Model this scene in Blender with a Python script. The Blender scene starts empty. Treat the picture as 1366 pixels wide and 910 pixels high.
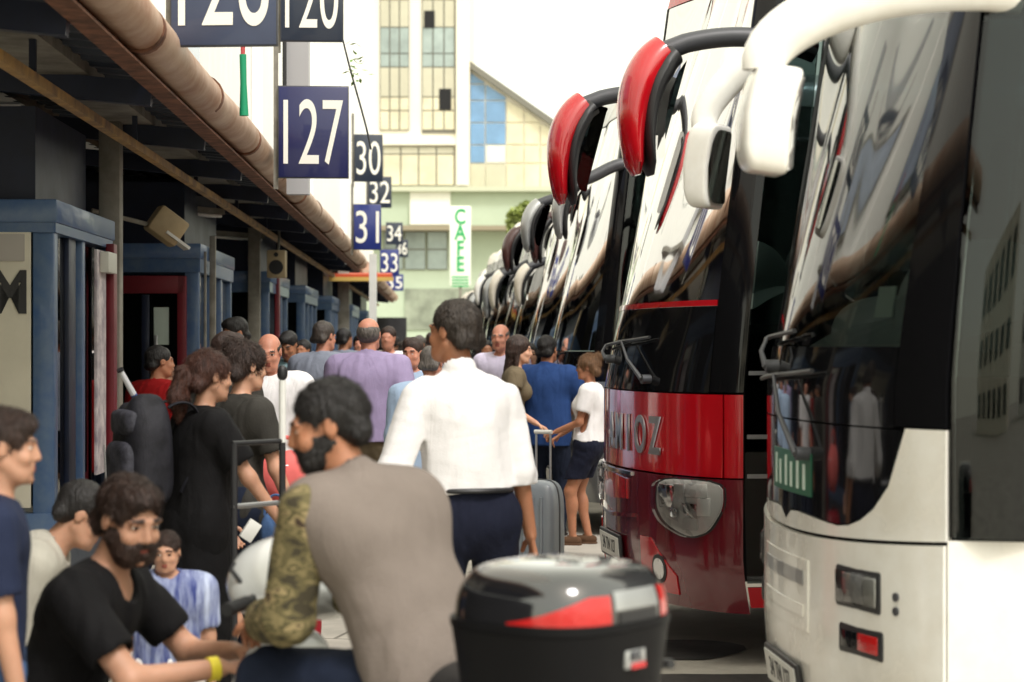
import bpy, math, random
import numpy as np
from mathutils import Vector, Matrix
sc = bpy.context.scene
# ------------------------------------------------------------------ camera, world, sun, exposure
FPX = 2656.0; HOR = 460.0; CAMH = 1.6
cam_d = bpy.data.cameras.new('camera'); cam = bpy.data.objects.new('camera', cam_d); sc.collection.objects.link(cam)
cam.location = (0, 0, CAMH); cam.rotation_euler = (math.radians(90), 0, 0)
cam_d.sensor_width = 36; cam_d.lens = 36*FPX/1366; cam_d.shift_y = (HOR-455)/1366.0
cam_d.clip_start = .1; cam_d.clip_end = 3000
cam_d.dof.use_dof = True; cam_d.dof.focus_distance = 11.5; cam_d.dof.aperture_fstop = 3.3
sc.camera = cam
SUN_EL, SUN_AZ = math.radians(53), math.radians(148)        # azimuth clockwise from +y (towards the sun)
w = bpy.data.worlds.new('World'); sc.world = w; w.use_nodes = True
nt = w.node_tree; nt.nodes.clear()
sky = nt.nodes.new('ShaderNodeTexSky'); sky.sky_type = 'NISHITA'; sky.sun_disc = False
sky.sun_elevation = SUN_EL; sky.sun_rotation = SUN_AZ; sky.air_density = 1.0; sky.dust_density = 4.0; sky.ozone_density = 1.0
b1 = nt.nodes.new('ShaderNodeBackground'); b1.inputs['Strength'].default_value = .05
b2 = nt.nodes.new('ShaderNodeBackground'); b2.inputs['Color'].default_value = (1.0, .93, .74, 1); b2.inputs['Strength'].default_value = .92
# soft cloud veil, brighter towards the zenith
tc = nt.nodes.new('ShaderNodeTexCoord'); nz = nt.nodes.new('ShaderNodeTexNoise'); nz.inputs['Scale'].default_value = 1.6; nz.inputs['Detail'].default_value = 5
rp = nt.nodes.new('ShaderNodeValToRGB'); rp.color_ramp.elements[0].position = .3; rp.color_ramp.elements[0].color = (.90, .88, .68, 1)
rp.color_ramp.elements[1].position = .7; rp.color_ramp.elements[1].color = (1, .965, .755, 1)
nt.links.new(tc.outputs['Generated'], nz.inputs['Vector']); nt.links.new(nz.outputs['Fac'], rp.inputs['Fac']); nt.links.new(rp.outputs['Color'], b2.inputs['Color'])
ad = nt.nodes.new('ShaderNodeAddShader'); wo = nt.nodes.new('ShaderNodeOutputWorld')
nt.links.new(sky.outputs['Color'], b1.inputs['Color']); nt.links.new(b1.outputs[0], ad.inputs[0]); nt.links.new(b2.outputs[0], ad.inputs[1]); nt.links.new(ad.outputs[0], wo.inputs[0])
sd = bpy.data.lights.new('sun', 'SUN'); sd.energy = 1.3; sd.angle = math.radians(14); sd.color = (1, .98, 1)
sun = bpy.data.objects.new('sun', sd); sc.collection.objects.link(sun)
sdir = Vector((math.sin(SUN_AZ)*math.cos(SUN_EL), math.cos(SUN_AZ)*math.cos(SUN_EL), math.sin(SUN_EL)))
sun.rotation_euler = sdir.to_track_quat('Z', 'Y').to_euler(); sun.location = sdir*50
vs = sc.view_settings; vs.view_transform = 'Standard'; vs.look = 'None'; vs.exposure = .70; vs.gamma = 1; vs.use_curve_mapping = False
sc.cycles.use_denoising = True
sc.cycles.max_bounces = 8; sc.cycles.transparent_max_bounces = 12
sc.cycles.caustics_reflective = False; sc.cycles.caustics_refractive = False

# ------------------------------------------------------------------ helpers
PI = math.pi
def R(a): return math.radians(a)
def lin(r, g, b):                                  # sRGB 0..255 -> linear
    f = lambda c: (c/255/12.92) if c/255 <= .04045 else ((c/255+.055)/1.055)**2.4
    return (f(r), f(g), f(b), 1)
def W(px, py, d): return Vector(((px-683)/FPX*d, d, CAMH-(py-HOR)/FPX*d))
TH = math.radians(2.1)                              # the platform runs 2.1 degrees left of the view
def PF(a, b, z=0): return Vector((a*math.cos(TH)-b*math.sin(TH), a*math.sin(TH)+b*math.cos(TH), z))
MATS = {}
def mat(name, col, rough=.6, metal=0, spec=.5, coat=0, var=0, vscale=3, bump=0, bscale=40, sheen=0, stretch=None, dirt=None, emit=None, sss=0):
    if name in MATS: return MATS[name]
    m = bpy.data.materials.new(name); m.use_nodes = True; n = m.node_tree.nodes; l = m.node_tree.links; p = n['Principled BSDF']
    if len(col) == 3: col = (*col, 1)
    p.inputs['Base Color'].default_value = col; p.inputs['Roughness'].default_value = rough; p.inputs['Metallic'].default_value = metal
    p.inputs['Specular IOR Level'].default_value = spec; p.inputs['Coat Weight'].default_value = coat; p.inputs['Coat Roughness'].default_value = .04
    p.inputs['Sheen Weight'].default_value = sheen
    if sss:
        p.inputs['Subsurface Weight'].default_value = sss; p.inputs['Subsurface Radius'].default_value = (.012, .005, .003); p.inputs['Subsurface Scale'].default_value = 1
    t = n.new('ShaderNodeTexCoord'); vec = t.outputs['Object']
    if stretch:
        mp = n.new('ShaderNodeMapping'); mp.inputs['Scale'].default_value = stretch; l.new(vec, mp.inputs['Vector']); vec = mp.outputs['Vector']
    last = None
    if var or dirt:
        z = n.new('ShaderNodeTexNoise'); z.inputs['Scale'].default_value = vscale; z.inputs['Detail'].default_value = 6; z.inputs['Roughness'].default_value = .65; l.new(vec, z.inputs['Vector'])
        mx = n.new('ShaderNodeMix'); mx.data_type = 'RGBA'
        c2 = dirt if dirt else tuple(max(0, c*(1-var)) for c in col[:3])+(1,)
        c1 = tuple(min(1, c*(1+var*.6)) for c in col[:3])+(1,)
        mr = n.new('ShaderNodeMapRange'); mr.inputs['From Min'].default_value = .35; mr.inputs['From Max'].default_value = .68
        l.new(z.outputs['Fac'], mr.inputs['Value']); l.new(mr.outputs[0], mx.inputs['Factor'])
        mx.inputs['A'].default_value = c1; mx.inputs['B'].default_value = c2; l.new(mx.outputs['Result'], p.inputs['Base Color'])
        rr = n.new('ShaderNodeMapRange'); rr.inputs['To Min'].default_value = rough*.85; rr.inputs['To Max'].default_value = min(1, rough*1.25+.03); l.new(z.outputs['Fac'], rr.inputs['Value']); l.new(rr.outputs[0], p.inputs['Roughness'])
    if bump:
        z2 = n.new('ShaderNodeTexNoise'); z2.inputs['Scale'].default_value = bscale; z2.inputs['Detail'].default_value = 4; l.new(vec, z2.inputs['Vector'])
        bp = n.new('ShaderNodeBump'); bp.inputs['Strength'].default_value = bump; bp.inputs['Distance'].default_value = .01; l.new(z2.outputs['Fac'], bp.inputs['Height']); l.new(bp.outputs[0], p.inputs['Normal'])
    if emit: p.inputs['Emission Color'].default_value = (*emit[:3], 1); p.inputs['Emission Strength'].default_value = emit[3]
    MATS[name] = m; return m
def glass(name, tint, refl=1.0, rough=.02, ior=1.5):
    if name in MATS: return MATS[name]
    m = bpy.data.materials.new(name); m.use_nodes = True; n = m.node_tree.nodes; l = m.node_tree.links; n.clear()
    o = n.new('ShaderNodeOutputMaterial'); tr = n.new('ShaderNodeBsdfTransparent'); tr.inputs['Color'].default_value = (*tint, 1)
    g = n.new('ShaderNodeBsdfGlossy'); g.inputs['Roughness'].default_value = rough; g.inputs['Color'].default_value = (refl, refl, refl, 1)
    f = n.new('ShaderNodeFresnel'); f.inputs['IOR'].default_value = ior; mx = n.new('ShaderNodeMixShader')
    t = n.new('ShaderNodeTexCoord'); z = n.new('ShaderNodeTexNoise'); z.inputs['Scale'].default_value = .9; l.new(t.outputs['Object'], z.inputs['Vector'])
    b = n.new('ShaderNodeBump'); b.inputs['Strength'].default_value = .05; b.inputs['Distance'].default_value = .05; l.new(z.outputs['Fac'], b.inputs['Height']); l.new(b.outputs[0], g.inputs['Normal'])
    if 'windscreen' in name: g.inputs['Normal'].default_value; l.remove(b.outputs[0].links[0])
    l.new(f.outputs[0], mx.inputs[0]); l.new(tr.outputs[0], mx.inputs[1]); l.new(g.outputs[0], mx.inputs[2]); l.new(mx.outputs[0], o.inputs['Surface'])
    MATS[name] = m; return m
class MB:
    """collects shapes and links them as ONE mesh object"""
    def __init__(s): s.v = []; s.f = []; s.mi = []; s.cur = 0
    def add(s, vs, fs):
        o = len(s.v); s.v += [tuple(v) for v in vs]; s.f += [tuple(i+o for i in f) for f in fs]; s.mi += [s.cur]*len(fs); return s
    def box(s, c, d, rot=None, bev=0):
        c = Vector(c); x, y, z = d[0]/2, d[1]/2, d[2]/2
        if bev:
            import bmesh
            bm = bmesh.new(); bmesh.ops.create_cube(bm, size=1)
            for v in bm.verts: v.co = Vector((v.co.x*d[0], v.co.y*d[1], v.co.z*d[2]))
            bmesh.ops.bevel(bm, geom=bm.edges[:], offset=min(bev, min(d)*.45), segments=2, affect='EDGES', profile=.5)
            bm.verts.index_update(); P = [v.co.copy() for v in bm.verts]; F = [[v.index for v in f.verts] for f in bm.faces]; bm.free()
        else:
            P = [Vector((i*x, j*y, k*z)) for i in (-1, 1) for j in (-1, 1) for k in (-1, 1)]
            F = [(0, 1, 3, 2), (4, 6, 7, 5), (0, 4, 5, 1), (2, 3, 7, 6), (0, 2, 6, 4), (1, 5, 7, 3)]
        if rot is not None: P = [rot @ p for p in P]
        return s.add([p+c for p in P], F)
    def tube(s, pts, rad, n=12, cap=True, flat=None):
        pts = [Vector(p) for p in pts]; k = len(pts)
        if not hasattr(rad, '__len__'): rad = [rad]*k
        V = []; F = []; prev = None
        for i, p in enumerate(pts):
            t = (pts[min(i+1, k-1)]-pts[max(i-1, 0)]).normalized()
            if prev is None:
                a = Vector((0, 0, 1)) if abs(t.z) < .9 else Vector((1, 0, 0)); u = t.cross(a).normalized()
            else: u = (prev-t*prev.dot(t)).normalized()
            prev = u; q = t.cross(u)
            r = rad[i]; r1, r2 = (r if hasattr(r, '__len__') else (r, r))
            for j in range(n):
                A = 2*PI*j/n; V.append(p+u*math.cos(A)*r1+q*math.sin(A)*r2)
        for i in range(k-1):
            for j in range(n): F.append((i*n+j, i*n+(j+1) % n, (i+1)*n+(j+1) % n, (i+1)*n+j))
        if cap: F.append(tuple(range(n-1, -1, -1))); F.append(tuple((k-1)*n+j for j in range(n)))
        return s.add(V, F)
    def sell(s, c, r, e=2.5, rot=None, nu=24, nv=14, bend=None):
        """superellipsoid"""
        V = []; F = []
        sg = lambda x, p: math.copysign(abs(x)**p, x)
        for i in range(nv+1):
            ph = -PI/2+PI*i/nv
            for j in range(nu):
                t = 2*PI*j/nu
                p = Vector((r[0]*sg(math.cos(ph), 2/e)*sg(math.cos(t), 2/e), r[1]*sg(math.cos(ph), 2/e)*sg(math.sin(t), 2/e), r[2]*sg(math.sin(ph), 2/e)))
                if bend: p = bend(p)
                if rot is not None: p = rot @ p
                V.append(p+Vector(c))
        for i in range(nv):
            for j in range(nu): F.append((i*nu+j, i*nu+(j+1) % nu, (i+1)*nu+(j+1) % nu, (i+1)*nu+j))
        return s.add(V, F)
    def prism(s, poly, z0, z1, ax='z'):
        n = len(poly); m = {'z': lambda p, h: (p[0], p[1], h), 'y': lambda p, h: (p[0], h, p[1]), 'x': lambda p, h: (h, p[0], p[1])}[ax]
        V = [m(p, z0) for p in poly]+[m(p, z1) for p in poly]
        return s.add(V, [tuple(range(n-1, -1, -1)), tuple(range(n, 2*n))]+[(i, (i+1) % n, n+(i+1) % n, n+i) for i in range(n)])
    def grid(s, fn, nu, nv):
        V = [fn(i/nu, j/nv) for i in range(nu+1) for j in range(nv+1)]
        return s.add(V, [(i*(nv+1)+j, (i+1)*(nv+1)+j, (i+1)*(nv+1)+j+1, i*(nv+1)+j+1) for i in range(nu) for j in range(nv)])
    def xform(s, M): s.v = [tuple(M @ Vector(v)) for v in s.v]; return s
    def build(s, name, m, parent=None, smooth=True, angle=35, fixn=True):
        me = bpy.data.meshes.new(name); me.from_pydata(s.v, [], s.f)
        for x in (m if isinstance(m, (list, tuple)) else [m]): me.materials.append(x)
        if len(me.materials) > 1: me.polygons.foreach_set('material_index', s.mi)
        if fixn:
            import bmesh
            bm = bmesh.new(); bm.from_mesh(me); bmesh.ops.recalc_face_normals(bm, faces=bm.faces[:])
            if smooth:
                for f in bm.faces: f.smooth = True
                for e in bm.edges:
                    if len(e.link_faces) == 2 and e.calc_face_angle(0) > math.radians(angle): e.smooth = False
            bm.to_mesh(me); bm.free()
        me.update()
        o = bpy.data.objects.new(name, me); sc.collection.objects.link(o)
        if parent: o.parent = parent
        return o
def tag(o, label=None, cat=None, group=None, kind=None):
    if label: o['label'] = label
    if cat: o['category'] = cat
    if group: o['group'] = group
    if kind: o['kind'] = kind
    return o
def empty(name, loc=(0, 0, 0), rz=0, label=None, cat=None, group=None):
    o = bpy.data.objects.new(name, None); sc.collection.objects.link(o); o.location = loc; o.rotation_euler = (0, 0, rz); o.empty_display_size = .1
    return tag(o, label, cat, group)
def copy_tree(o, parent=None):
    c = o.copy(); sc.collection.objects.link(c)
    if parent is not None: c.parent = parent
    for ch in list(o.children): copy_tree(ch, c)
    return c
def text(name, s, size, m, parent, M, ext=.003, sx=1.0, bold=0, align='CENTER', sp=1):
    cu = bpy.data.curves.new(name, 'FONT'); cu.body = s; cu.size = size; cu.extrude = ext; cu.offset = bold; cu.align_x = align; cu.align_y = 'CENTER'; cu.space_character = sp
    o = bpy.data.objects.new(name, cu); sc.collection.objects.link(o)
    dg = bpy.context.evaluated_depsgraph_get(); me = bpy.data.meshes.new_from_object(o.evaluated_get(dg)); bpy.data.objects.remove(o)
    me.transform(Matrix.Diagonal((sx, 1, 1, 1))); me.transform(M); me.materials.clear(); me.materials.append(m); me.name = name
    o = bpy.data.objects.new(name, me); sc.collection.objects.link(o)
    if parent: o.parent = parent
    return o
def bez(p0, p1, p2, p3, n=16):
    p0, p1, p2, p3 = map(Vector, (p0, p1, p2, p3))
    return [p0*(1-t)**3+p1*3*t*(1-t)**2+p2*3*t*t*(1-t)+p3*t**3 for t in [i/n for i in range(n+1)]]
# ------------------------------------------------------------------ coaches
M_WHITE = mat('white_paint', lin(246, 245, 240), .24, coat=.7, vscale=2.2, dirt=lin(226, 221, 210))
M_CREAM = mat('cream_paint', lin(214, 206, 190), .3, coat=.6, var=.06, vscale=1.5)
M_SILVER = mat('silver_paint', lin(170, 172, 172), .3, metal=.5, coat=.6, var=.06)
M_RED = mat('red_paint', (.5, .005, .012), .16, coat=1, var=.1, vscale=1.5)
M_MAROON = mat('maroon_paint', (.14, .005, .013), .16, coat=1, var=.15, vscale=1.5)
M_BLACKG = mat('black_gloss', (.006, .006, .007), .06, spec=.35)
M_BLACKP = mat('black_plastic', (.018, .018, .02), .42, var=.2)
M_DGREY = mat('dark_grey_plastic', (.06, .062, .07), .4, var=.15)
M_RUBBER = mat('rubber', (.015, .015, .015), .8, bump=.2)
M_CHROME = mat('chrome', (.75, .75, .75), .12, metal=1)
M_ALU = mat('brushed_metal', (.42, .42, .43), .35, metal=.9, var=.15)
M_GLASS = glass('windscreen_glass', (.88, .97, .94), .92, .05, 2.0)
M_SGLASS = glass('side_glass', (.40, .45, .45), 1.0, .02, 1.5)
M_DARKIN = mat('dark_interior', (.012, .012, .013), .85)
M_DASH = mat('dashboard_plastic', (.28, .33, .32), .55, var=.2)
M_SEAT = mat('seat_fabric', (.16, .22, .24), .9, bump=.3)
M_MIRROR = mat('mirror_glass', (.8, .8, .8), .02, metal=1)
M_LAMP = glass('lamp_glass', (.85, .85, .85), 1.0, .03, 1.5)
M_REFL = mat('lamp_reflector', (.92, .92, .92), .22, metal=.1, var=.25, vscale=14, bump=.3, bscale=16)
M_REDL = mat('red_lens', (.5, .01, .01), .12, coat=.5, bump=.3, bscale=60)
M_AMBER = mat('amber_lens', (.7, .12, .01), .15, coat=.5)
M_PLATE = mat('plate_white', lin(225, 225, 220), .5, var=.1)
M_TEALG = mat('teal_paint', lin(70, 150, 140), .3, coat=.5, var=.1)
M_BROWNP = mat('brown_paint', lin(70, 40, 38), .3, coat=.5, var=.1)
M_PAPER = mat('paper', lin(200, 215, 205), .7)
M_BLUEP = mat('blue_paint_bus', lin(60, 90, 140), .3, coat=.5)

def lampmat():  # bright and dark facet reflections painted into the reflector colour
    m = M_REFL; n = m.node_tree.nodes; l = m.node_tree.links; p = n['Principled BSDF']; t = n.new('ShaderNodeTexCoord')
    v = n.new('ShaderNodeTexVoronoi'); v.inputs['Scale'].default_value = 22; l.new(t.outputs['Object'], v.inputs['Vector'])
    r = n.new('ShaderNodeValToRGB'); r.color_ramp.elements[0].color = (.5, .5, .51, 1); r.color_ramp.elements[1].color = (.95, .95, .94, 1); r.color_ramp.elements[1].position = .45; l.new(v.outputs['Color'], r.inputs['Fac']); l.new(r.outputs['Color'], p.inputs['Base Color'])
lampmat()
class Plan:
    def __init__(s, Wd=1.25, D=.42, n=2.0, lean=.62, top=3.75, lz=1.3, L=12):
        t = np.linspace(0, PI/2, 600); s.W = Wd; s.L = L; s.top = top; s.ln = lean; s.lz = lz
        s.X = Wd*np.sin(t)**(2/n); s.Y = D*(1-np.cos(t)**(2/n))
        s.S = np.concatenate([[0], np.cumsum(np.hypot(np.diff(s.X), np.diff(s.Y)))]); s.se = s.S[-1]
    def xy(s, q):
        a = abs(q); g = 1 if q >= 0 else -1
        if a > s.se: return g*s.W, s.Y[-1]+a-s.se
        return g*float(np.interp(a, s.S, s.X)), float(np.interp(a, s.S, s.Y))
    def sx(s, x): return math.copysign(float(np.interp(abs(x), s.X, s.S)), x)
    def __call__(s, q, z, off=0):
        x, y = s.xy(q); x2, y2 = s.xy(q+.004); x1, y1 = s.xy(q-.004)
        t = Vector((x2-x1, y2-y1, 0)).normalized(); n = Vector((t.y, -t.x, 0))
        fade = max(0, 1-max(0, abs(q)-s.se)/3)
        if z > s.lz: y += s.ln*((z-s.lz)/2.4)**1.15*fade*(1-.58*max(0, min(1, (abs(q)-.4)/.8))**1.5)
        if z < .55 and abs(q) < s.se: y += .25*(.55-z)**1.5*(1)
        x *= 1-.012*max(0, z-1.5)
        return Vector((x, y, z))+n*off
def cst(v): return (lambda q: v)
def asf(v): return v if callable(v) else cst(v)
def patch(P, s0, s1, z0, z1, off, mb, thick=.03, ns=14, nz=8):
    z0, z1 = asf(z0), asf(z1)
    def g(o):
        V = []
        for i in range(ns+1):
            q = s0+(s1-s0)*i/ns; a, b = z0(q), z1(q)
            for j in range(nz+1): V.append(P(q, a+(b-a)*j/nz, o))
        return V
    V = g(off)+g(off-thick); m = (ns+1)*(nz+1); id_ = lambda i, j, k: k*m+i*(nz+1)+j; F = []
    for i in range(ns):
        for j in range(nz):
            F.append((id_(i, j, 0), id_(i+1, j, 0), id_(i+1, j+1, 0), id_(i, j+1, 0)))
            F.append((id_(i, j, 1), id_(i, j+1, 1), id_(i+1, j+1, 1), id_(i+1, j, 1)))
    for i in range(ns):
        F.append((id_(i, 0, 0), id_(i, 0, 1), id_(i+1, 0, 1), id_(i+1, 0, 0))); F.append((id_(i, nz, 0), id_(i+1, nz, 0), id_(i+1, nz, 1), id_(i, nz, 1)))
    for j in range(nz):
        F.append((id_(0, j, 0), id_(0, j+1, 0), id_(0, j+1, 1), id_(0, j, 1))); F.append((id_(ns, j, 0), id_(ns, j, 1), id_(ns, j+1, 1), id_(ns, j+1, 0)))
    mb.add(V, F); return mb
def surf_frame(P, q, z, off=0):
    """matrix: x along the skin to the coach's +s side, y up, z outward"""
    o = P(q, z, off); a = P(q+.01, z, off)-P(q-.01, z, off); u = P(q, z+.01, off)-P(q, z-.01, off); a.normalize(); u.normalize(); n = a.cross(u).normalized(); u = n.cross(a)
    return Matrix(((a.x, u.x, n.x, o.x), (a.y, u.y, n.y, o.y), (a.z, u.z, n.z, o.z), (0, 0, 0, 1)))

def wheel(root, x, y):
    t = MB(); sx = 1 if x > 0 else -1
    prof = [(.30, .13), (.44, .14), (.49, .11), (.50, .0), (.49, -.11), (.44, -.14), (.30, -.13)]
    V = []; F = []; n = 32
    for r, h in prof:
        for k in range(n): A = 2*PI*k/n; V.append((x+h, y+r*math.cos(A), .5+r*math.sin(A)))
    for i in range(len(prof)-1):
        for k in range(n): F.append((i*n+k, i*n+(k+1) % n, (i+1)*n+(k+1) % n, (i+1)*n+k))
    t.add(V, F); wh = t.build('wheel', M_RUBBER, root)
    r = MB(); r.tube([(x-.05*sx, y, .5), (x+.09*sx, y, .5)], .30, 32); r.tube([(x+.09*sx, y, .5), (x+.14*sx, y, .5)], [.12, .09], 20)
    for k in range(10): A = 2*PI*k/10; r.tube([(x+.09*sx, y+.2*math.cos(A), .5+.2*math.sin(A)), (x+.12*sx, y+.2*math.cos(A), .5+.2*math.sin(A))], .018, 6)
    r.build('rim', M_ALU, wh)

def horn(root, rootp, tip, arm_m, shell_m, back_m, s=1.0, glass_yaw=0):
    """bracket arm that flows into a long drooping shell: coloured outside, black rim and glass behind"""
    a = Vector(rootp); c = Vector(tip); p0 = c+Vector((0, .24*s, .36*s))
    pts = bez(a, a+Vector((0, -.25, .10)), p0+Vector((0, .20, .05)), p0, 16)
    hp = bez(p0+Vector((0, .10, .02)), p0+Vector((0, -.20*s, .0)), c+Vector((0, -.10*s, .12*s)), c+Vector((0, -.02*s, -.30*s)), 22)
    pa = [p+Vector((0, -.02*s*min(1, i/4), .03*s*min(1, (i+1)/3)*max(0, 1-i/12))) for i, p in enumerate(hp[7:17])]; na = len(pts); pa = pts+pa[0:]; pa = [p for i, p in enumerate(pa) if i == 0 or (p-pa[i-1]).length > .004]
    arm = MB().tube(pa, [(.050-.012*max(0, (i-na)/12), .050-.022*max(0, (i-na)/12)) for i in range(len(pa))], 16).build('mirror_arm', arm_m, root); n = len(hp)-1
    def sw(off, kx, ky, t0, e=1):
        q = [p+Vector((0, off*min(1, i/n*2.2), -off*.35*max(0, 1-i/n*2))) for i, p in enumerate(hp)][t0:]
        r = []
        for i in range(t0, n+1):
            t = i/n; w_ = .045+.105*min(1, t*1.8)**.8; d_ = .045+.055*math.sin(PI*min(1, .12+t*.95))
            if t > .93: w_ *= (1-((t-.93)/.07)**2*.5); d_ *= (1-((t-.93)/.07)**2*.6)
            r.append((w_*kx*s, d_*ky*s))
        return MB().tube(q, r, 20)
    hs = sw(.012, 1, 1, 6).build('mirror_housing', shell_m, arm)
    sw(.085*s, 1.03, .6, 6).build('housing_rim', back_m, arm)
    V = []; N = 30; rt = Matrix.Rotation(glass_yaw, 3, 'Z')
    for k in range(N):
        A = 2*PI*k/N; sg = lambda x: math.copysign(abs(x)**.5, x); t = .62+.30*math.sin(A)*abs(math.sin(A))**-.5 if math.sin(A) else .62
        t = min(.95, max(.28, .62-.31*sg(math.sin(A)))); i = t*n; j = int(i); p = hp[j].lerp(hp[min(n, j+1)], i-j)
        V.append(p+Vector((sg(math.cos(A))*.115*s, .075*s+.062*s, 0)))
    ctr = sum(V, Vector())/N; V = [ctr+rt @ (v-ctr)+Vector((0, .02, 0)) for v in V]
    MB().add(V, [tuple(range(N))]).build('mirror_glass', M_MIRROR, arm)
def mirror(root, rootp, tip, size, arm_m, shell_m, back_m, arm_r=(.05, .065), lift=.12, drop=.22, tilt=0, glass_yaw=0, two=False, flat=True):
    """bracket arm from the pillar, curving forward and down to a hanging housing; tip = centre of the housing"""
    a = Vector(rootp); c = Vector(tip); top = c+Vector((0, 0.0, size[2]*.46))
    pts = bez(a, a+(top-a)*.45+Vector((0, 0, lift*1.6)), top+Vector((0, -.02, drop)), top, 20)
    n = len(pts)
    m = MB(); m.tube(pts, [(arm_r[0]*(1+.15*math.sin(PI*i/n)), arm_r[1]*(1+.25*math.sin(PI*i/n))) for i in range(n)], 16); arm = m.build('mirror_arm', arm_m, root)
    rt = Matrix.Rotation(glass_yaw, 3, 'Z') @ Matrix.Rotation(tilt, 3, 'X')
    def bend(p):
        t = p.z/size[2]; k = 1-.10*max(0, -t*2)**2
        return Vector((p.x*k, p.y*k+.16*size[2]*t*t*2, p.z))
    h = MB(); h.sell(c, (size[0]/2, size[1]/2, size[2]/2), 7, rt, 36, 24, bend); hs = h.build('mirror_housing', shell_m, arm)
    if back_m is not shell_m:
        b = MB(); off = rt @ Vector((0, size[1]*.33, 0)); b.sell(c+off, (size[0]*.52, size[1]*.36, size[2]*.51), 5.5, rt, 36, 20, bend); b.build('housing_rim', back_m, arm)
        gy = size[1]*.33+size[1]*.36
    else: gy = size[1]*.5
    g = MB(); V = []; F = []
    N = 28
    for k in range(N):
        A = 2*PI*k/N; sg = lambda x: math.copysign(abs(x)**.36, x)
        p = bend(Vector((sg(math.cos(A))*size[0]*.43, 0, sg(math.sin(A))*size[2]*.43))); p.y += gy+.004
        V.append(rt @ p+c)
    g.add(V, [tuple(range(N))]); g.build('mirror_glass', M_MIRROR, arm)

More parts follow.
